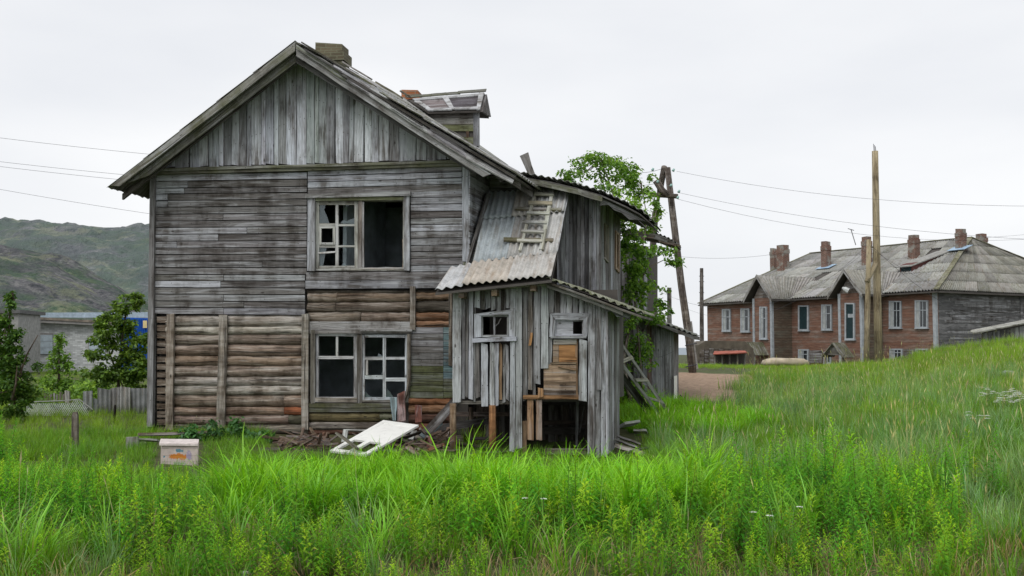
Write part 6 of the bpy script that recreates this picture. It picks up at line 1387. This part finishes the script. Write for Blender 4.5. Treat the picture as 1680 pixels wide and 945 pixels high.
MEAD = [tuft("source_meadow_%02d" % i, 30, (.20, .50), (.004, .009), .20, (.3, 1.2), (.20, .39, .03), (.10, .20, .014), .07, heads=1 if i == 1 else 0, headc=(.34, .42, .22)) for i in range(5)]
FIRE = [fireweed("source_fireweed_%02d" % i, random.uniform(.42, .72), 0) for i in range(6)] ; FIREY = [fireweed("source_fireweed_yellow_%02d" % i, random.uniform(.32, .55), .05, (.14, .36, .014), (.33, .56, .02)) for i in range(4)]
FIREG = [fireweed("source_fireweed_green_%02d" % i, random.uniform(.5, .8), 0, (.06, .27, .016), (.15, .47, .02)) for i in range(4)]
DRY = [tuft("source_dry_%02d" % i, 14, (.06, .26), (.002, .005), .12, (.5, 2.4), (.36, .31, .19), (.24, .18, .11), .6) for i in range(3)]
foot = []
def area(pts): return [(p.x, p.y) for p in pts]
FOOT = [(area([lc + Z * 0, mc, mc + D * 8.3, lc + D * 8.3])), area([ANNEX.hit(800, 570), ac, ac + D * 3, ANNEX.hit(800, 570) + D * 3]), area([PORCH.hit(744, 570) - D * .0, pc_, pc_ + D * 2.8, PORCH.hit(744, 570) + D * 2.8]),
        area([fpnt(0, -1.8, 0), fpnt(LF, -1.8, 0), fpnt(LF, WD, 0), fpnt(0, WD, 0)]), area([GW.hit(1040, 570), gc, gc + D * 2.2, GW.hit(1040, 570) + D * 2.2])]
def inside(poly, x, y):
    r = np.zeros(x.shape, bool); n = len(poly)
    for i in range(n):
        x1, y1 = poly[i]; x2, y2 = poly[(i + 1) % n]; c = ((y1 > y) != (y2 > y)) & (x < (x2 - x1) * (y - y1) / (y2 - y1 + 1e-9) + x1); r ^= c
    return r
def pix(x, y, z): # photo pixel of places in the world (used to bound regions)
    c, s = math.cos(PITCH), math.sin(PITCH); zz = z - EYE; dep = y * c + zz * s; up = -y * s + zz * c; return CX + FPX * x / dep, CY - FPX * up / dep
def smooth_noise(x, y, s, seed):
    return np.sin(x * s + seed) * np.cos(y * s * 1.13 + seed * 2.1) + .6 * np.sin(x * s * 2.3 + y * s * 1.7 + seed * 3) + .4 * np.cos(x * s * 4.1 - y * s * 3.3 + seed)
def pick(n, y0, y1, dens, mask, wedge=.60, nearpow=None):
    """random spots between distances y0..y1 in front, density per square metre, kept where mask(px,py,x,y) says so"""
    tot = int(dens * wedge * (y1 * y1 - y0 * y0)); yy = np.sqrt(rng.uniform(y0 * y0, y1 * y1, tot)); xx = rng.uniform(-wedge, wedge, tot) * yy
    z = ground_np(xx, yy); px, py = pix(xx, yy, z); keep = mask(px, py, xx, yy)
    for f in FOOT: keep &= ~inside(f, xx, yy)
    return xx[keep], yy[keep], z[keep]
GN = {}
def scatter(name, label, cat, spots, scl, variants, tilt=.12, cap=None, lo=.2):
    x, y, z = spots; n = len(x)
    if n == 0: return
    me = bpy.data.meshes.new(name); me.from_pydata(np.stack([x, y, z], -1).tolist(), [], [])
    o = bpy.data.objects.new(name, me); sc.collection.objects.link(o)
    rot = np.stack([rng.normal(0, tilt, n), rng.normal(0, tilt, n), rng.uniform(0, 6.28, n)], -1)
    at1 = me.attributes.new("inst_rot", 'FLOAT_VECTOR', 'POINT'); at1.data.foreach_set('vector', rot.astype(np.float32).ravel())
    s = scl if hasattr(scl, '__len__') and len(scl) == n else rng.uniform(scl[0], scl[1], n)
    s = s * np.clip(.70 + (y - 7.0) * .14, .70, 1.0) if 'fireweed' in name else s
    s = s * (1 + .26 * np.clip(smooth_noise(x, y, 2.6, 9), -1.3, 1.5) + .12 * np.clip(smooth_noise(x, y, 6.1, 3), -1.3, 1.5))
    if cap: s = np.minimum(s, cap_(spots, cap, lo) * rng.uniform(.8, 1.15, n))
    at2 = me.attributes.new("inst_scale", 'FLOAT', 'POINT'); at2.data.foreach_set('value', np.asarray(s, np.float32))
    at3 = me.attributes.new("inst_idx", 'INT', 'POINT'); at3.data.foreach_set('value', rng.integers(0, len(variants), n).astype(np.int32))
    col = bpy.data.collections.new(name + "_sources")
    for v in variants: col.objects.link(v)
    ng = bpy.data.node_groups.new(name + "_scatter", 'GeometryNodeTree'); ng.interface.new_socket("Geometry", in_out='INPUT', socket_type='NodeSocketGeometry'); ng.interface.new_socket("Geometry", in_out='OUTPUT', socket_type='NodeSocketGeometry')
    N, L = ng.nodes, ng.links; gi, go = N.new('NodeGroupInput'), N.new('NodeGroupOutput'); ip = N.new('GeometryNodeInstanceOnPoints'); ci = N.new('GeometryNodeCollectionInfo')
    ci.inputs['Collection'].default_value = col; ci.inputs['Separate Children'].default_value = True; ci.inputs['Reset Children'].default_value = True; ip.inputs['Pick Instance'].default_value = True
    def na(nm, ty): a = N.new('GeometryNodeInputNamedAttribute'); a.data_type = ty; a.inputs['Name'].default_value = nm; return [s_ for s_ in a.outputs if s_.enabled and s_.name == 'Attribute'][0]
    er = N.new('FunctionNodeEulerToRotation'); L.new(na("inst_rot", 'FLOAT_VECTOR'), er.inputs[0]); L.new(er.outputs[0], ip.inputs['Rotation']); L.new(na("inst_scale", 'FLOAT'), ip.inputs['Scale']); L.new(na("inst_idx", 'INT'), ip.inputs['Instance Index'])
    L.new(gi.outputs[0], ip.inputs['Points']); L.new(ci.outputs[0], ip.inputs['Instance']); L.new(ip.outputs[0], go.inputs[0])
    md = o.modifiers.new("scatter", 'NODES'); md.node_group = ng
    return tag(o, label, cat, kind='stuff')
# region masks, from where the kinds of plants stand in the photograph (by ground position)
def lush_mask(px, py, x, y):
    edge = np.interp(px, [330, 400, 480, 700, 900, 1040, 1130, 1200], [905, 880, 862, 858, 858, 862, 850, 830]); back = np.interp(px, [330, 380, 450, 560, 1000, 1130, 1200], [860, 820, 792, 786, 788, 800, 825])
    a = (py < edge + 8 * np.sin(px * .05)) & (py > back) & (px > 350) & (px < 1190)
    b = (px > 1012) & (px < 1275) & (py > 655) & (py < np.interp(px, [1012, 1060, 1120, 1200, 1275], [700, 722, 722, 722, 712])) & (py > np.interp(px, [1012, 1110, 1180, 1275], [668, 668, 678, 700])) 
    return a | b
def dirt_mask(px, py, x, y):
    j = 5 * smooth_noise(x, y, 2.1, 4); return (px > 1100) & (px < 1222 - (py - 612) * .35 + j * 3.4) & (py > 606 + j * .5) & (py < 668 + j)
def dirt2(px, py): return (px > 1320) & (px < 1410) & (py > 622) & (py < 643)
def rub_mask(px, py): return ((px > 440) & (px < 770) & (py > 710) & (py < 748)) | ((px > 255) & (px < 335) & (py > 722) & (py < 768)) | ((px > 1005) & (px < 1060) & (py > 700) & (py < 752))
S_lush = pick(0, 9.5, 26, 34, lambda px, py, x, y: lush_mask(px, py, x, y)); hs = np.where(S_lush[1] < 16, rng.uniform(.75, 1.12, len(S_lush[0])), rng.uniform(.45, .75, len(S_lush[0])))
hs *= 1 + .12 * smooth_noise(S_lush[0], S_lush[1], 1.9, 2)
cap_ = lambda S, k, lo=.2: np.where((S[1] < 19) & (S[0] > -6.5) & (S[0] < 2.3), np.clip((1.74 - np.where((S[0] / S[1] < -.28) & (S[0] / S[1] > -.385), .120, .109) * S[1]) / k, lo, 3), np.where((S[0] < -4) & (S[1] > 15), np.clip(.26 / k, .4, 1), 3))
hs = np.minimum(hs, cap_(S_lush, .60) * rng.uniform(.85, 1.12, len(hs)))
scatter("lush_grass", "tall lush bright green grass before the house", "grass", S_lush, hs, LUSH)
def bluem(px, py, x, y):
    r = smooth_noise(x, y, .9, 7) + rng.normal(0, .5, x.shape)
    right = (px > 1040) & (py > np.interp(px, [1040, 1160, 1200, 1400, 1680], [700, 660, 628, 622, 608])) & (py < np.interp(px, [1040, 1200, 1560, 1600, 1680], [800, 800, 800, 900, 905])) & (r > -.9)
    cor = ((px < 210) | ((px > 560) & (px < 620)) | ((px > 1180) & (px < 1330))) & (py > 880) & (r > .3)
    mid = (px > 100) & (px < 380) & (py > 740) & (py < 800) & (r > .5)
    return (right | cor | mid) & ~lush_mask(px, py, x, y) & ~dirt_mask(px, py, x, y) & ~rub_mask(px, py)
S_b = pick(0, 7.2, 31, 20, bluem); gsel = (smooth_noise(S_b[0], S_b[1], .7, 12) + rng.normal(0, .4, len(S_b[0]))) > .75
GRB = [tuft("source_greenish_%02d" % i, 26, (.25, .55), (.004, .009), .14, (.4, 1.9), (.15, .36, .05), (.08, .18, .02), .05) for i in range(4)]
scatter('green_slope_grass', 'mid green grass patches on the right slope', 'grass', (S_b[0][gsel], S_b[1][gsel], S_b[2][gsel]), (.5, .95), GRB, .16, cap=.5); S_b = (S_b[0][~gsel], S_b[1][~gsel], S_b[2][~gsel]); S_l2 = pick(0, 7.6, 13.5, 7, lambda px, py, x, y: (smooth_noise(x, y, 1.4, 21) > -.1) & (px < 1600) & ~rub_mask(px, py)); scatter("scattered_lush_grass", "bright long grass blades mixed through the foreground", "grass", S_l2, (.6, 1.0), [v for v in LUSH2], .14, cap=.6)
scatter("lyme_grass", "blue green lyme grass covering the right slope", "grass", S_b, (.5, .92), BLUE, .16, cap=0.5)
def firem(px, py, x, y):
    r = smooth_noise(x, y, 1.6, 1) + rng.normal(0, .45, x.shape)
    cl_ = smooth_noise(x, y, 2.9, 15); r = r - 1.1 * (cl_ < -.55) * (rng.random(x.shape) < .8)
    A_ = (py > 800) & (r > -.55) & (px < 1590 + 50 * smooth_noise(x, y, 1.9, 8)); B_ = (px < 420) & (py > 752) & (r > -.2); C_ = (px > 1100) & (px < 1560 + 40 * smooth_noise(x, y, 2.1, 6)) & (py > 812 + 14 * smooth_noise(x, y, 1.7, 2)) & (r > -1.0)
    return (A_ | B_ | C_) & (~lush_mask(px, py, x, y) | (r > 1.1)) & ~rub_mask(px, py)
S_f = pick(0, 7.0, 15.5, 44, firem); yel = rng.random(len(S_f[0])) < np.clip(.75 - (S_f[1] - 7) * .17, .12, .7); grn = ~yel & (rng.random(len(S_f[0])) < .5)
sel = lambda S, k: (S[0][k], S[1][k], S[2][k])
scatter("fireweed_patch", "fireweed stalks with narrow leaves spread over the foreground", "herb", sel(S_f, ~yel & ~grn), (.6, 1.2), FIRE, .10, cap=0.6); scatter("yellow_fireweed_patch", "short yellowish fireweed shoots along the bottom edge", "herb", sel(S_f, yel), (.7, 1.15), FIREY, .12, cap=0.45); scatter("green_fireweed_patch", "deep green fireweed thickets", "herb", sel(S_f, grn), (.6, 1.1), FIREG, .10, cap=0.65)
def shortm(px, py, x, y): return ~dirt_mask(px, py, x, y) & ~rub_mask(px, py) & ~dirt2(px, py) & (rng.random(x.shape) < np.where(py < 760, 1, .6))
S_s = pick(0, 6.5, 20, 34, lambda px, py, x, y: shortm(px, py, x, y) & ((y > 12) | (rng.random(x.shape) < .8))); scatter("short_grass", "short green undergrowth grass", "grass", S_s, (.7, 1.3), SHORT, .15, cap=0.26, lo=.8)
S_m = pick(0, 17, 34, 15, lambda px, py, x, y: shortm(px, py, x, y) & ((px < 1050) | (py < 640) | (rng.random(x.shape) < .45))); scatter("meadow_grass", "yellow green meadow grass of the middle ground", "grass", S_m, (.55, 1.0), MEAD, .12, cap=0.5)
S_m2 = pick(0, 34, 62, 7, lambda px, py, x, y: ~dirt_mask(px, py, x, y)); scatter("far_meadow_grass", "yellow green meadow grass on the crest", "grass", S_m2, np.where(S_m2[0] / S_m2[1] > .40, .75, .34) * rng.uniform(.7, 1.2, len(S_m2[0])), MEAD, .10)
S_d = pick(0, 6.6, 13, 34, lambda px, py, x, y: (py > 840) & (smooth_noise(x, y, 2.2, 5) > -.6)); scatter("dry_grass", "dead straw coloured grass at the bottom edge", "grass", S_d, (.7, 1.3), DRY, .3)

# white flowering cow parsley, each a plant
UMB = make_plain("white_umbel", (.72, .74, .68), nscale=40, k=.15)
def umbel_plant(px, py, d, h, n):
    p = at(px, py, d); b_ = V((p.x, p.y, gz(p.x, p.y))); t = bpy.data.objects.new("cow_parsley", None); sc.collection.objects.link(t); t.location = b_
    tag(t, "white flowering cow parsley in the grass at the right edge", "flower", "cow parsley plants")
    m = MB(); m.tube([b_, b_ + Z * h * .6, b_ + V((.02, 0, h))], [.006, .005, .003], 4); m.make("stem", make_plain("flower_stem", (.09, .15, .04)) if "flower_stem" not in bpy.data.materials else bpy.data.materials["flower_stem"], t)
    for k in range(n):
        c = b_ + V((random.uniform(-.16, .16), random.uniform(-.1, .1), h * random.uniform(.78, 1.05))); m = MB()
        for _ in range(34):
            a, r = random.uniform(0, 6.28), .05 * random.random() ** .5; q = c + V((r * math.cos(a), r * math.sin(a), .01 - r * .3)); s_ = .008; m.quad([q + V((-s_, 0, 0)), q + V((0, -s_, .002)), q + V((s_, 0, 0)), q + V((0, s_, .003))])
        m.make("umbel", UMB, t); m = MB(); m.tube([b_ + Z * h * .6, c - Z * .03, c], [.003, .002, .002], 3, cap=False); m.make("stalk", bpy.data.materials["flower_stem"], t)
for i, (x, y, d) in enumerate(((1655, 700, 17.5), (1664, 708, 17.2), (1672, 690, 18), (1660, 690, 18.2), (1668, 680, 18.6), (1676, 704, 17.4), (1622, 690, 18.4), (1624, 676, 19), (1650, 676, 19), (1646, 712, 17), (1604, 730, 15.5))): umbel_plant(x, y + 22, d, .5, 6)
for (x, y, d, h, where) in ((860, 925, 8.6, .42, 'left one of the pair near the bottom centre'), (890, 922, 8.6, .42, 'right one of the pair near the bottom centre'), (1235, 930, 8.3, .40, 'leftmost of three low right of centre'), (1262, 934, 8.2, .38, 'middle of three low right of centre'), (1312, 930, 8.5, .4, 'rightmost of three low right of centre')):
    p = at(x, y, d); b_ = V((p.x, p.y, gz(p.x, p.y))); t = bpy.data.objects.new("yarrow", None); sc.collection.objects.link(t); t.location = b_; tag(t, "small flat white yarrow head " + where, "flower", "yarrow plants")
    m = MB(); m.tube([b_, b_ + V((.01, 0, h))], .003, 4); m.make("stem", bpy.data.materials["flower_stem"], t); m = MB()
    for _ in range(30):
        a, r = random.uniform(0, 6.28), .03 * random.random() ** .5; q = b_ + V((r * math.cos(a) + .01, r * math.sin(a), h + .005 - r * .2)); s_ = .006; m.quad([q + V((-s_, 0, 0)), q + V((0, -s_, .002)), q + V((s_, 0, 0)), q + V((0, s_, .003))])
    m.make("flower_head", UMB, t)
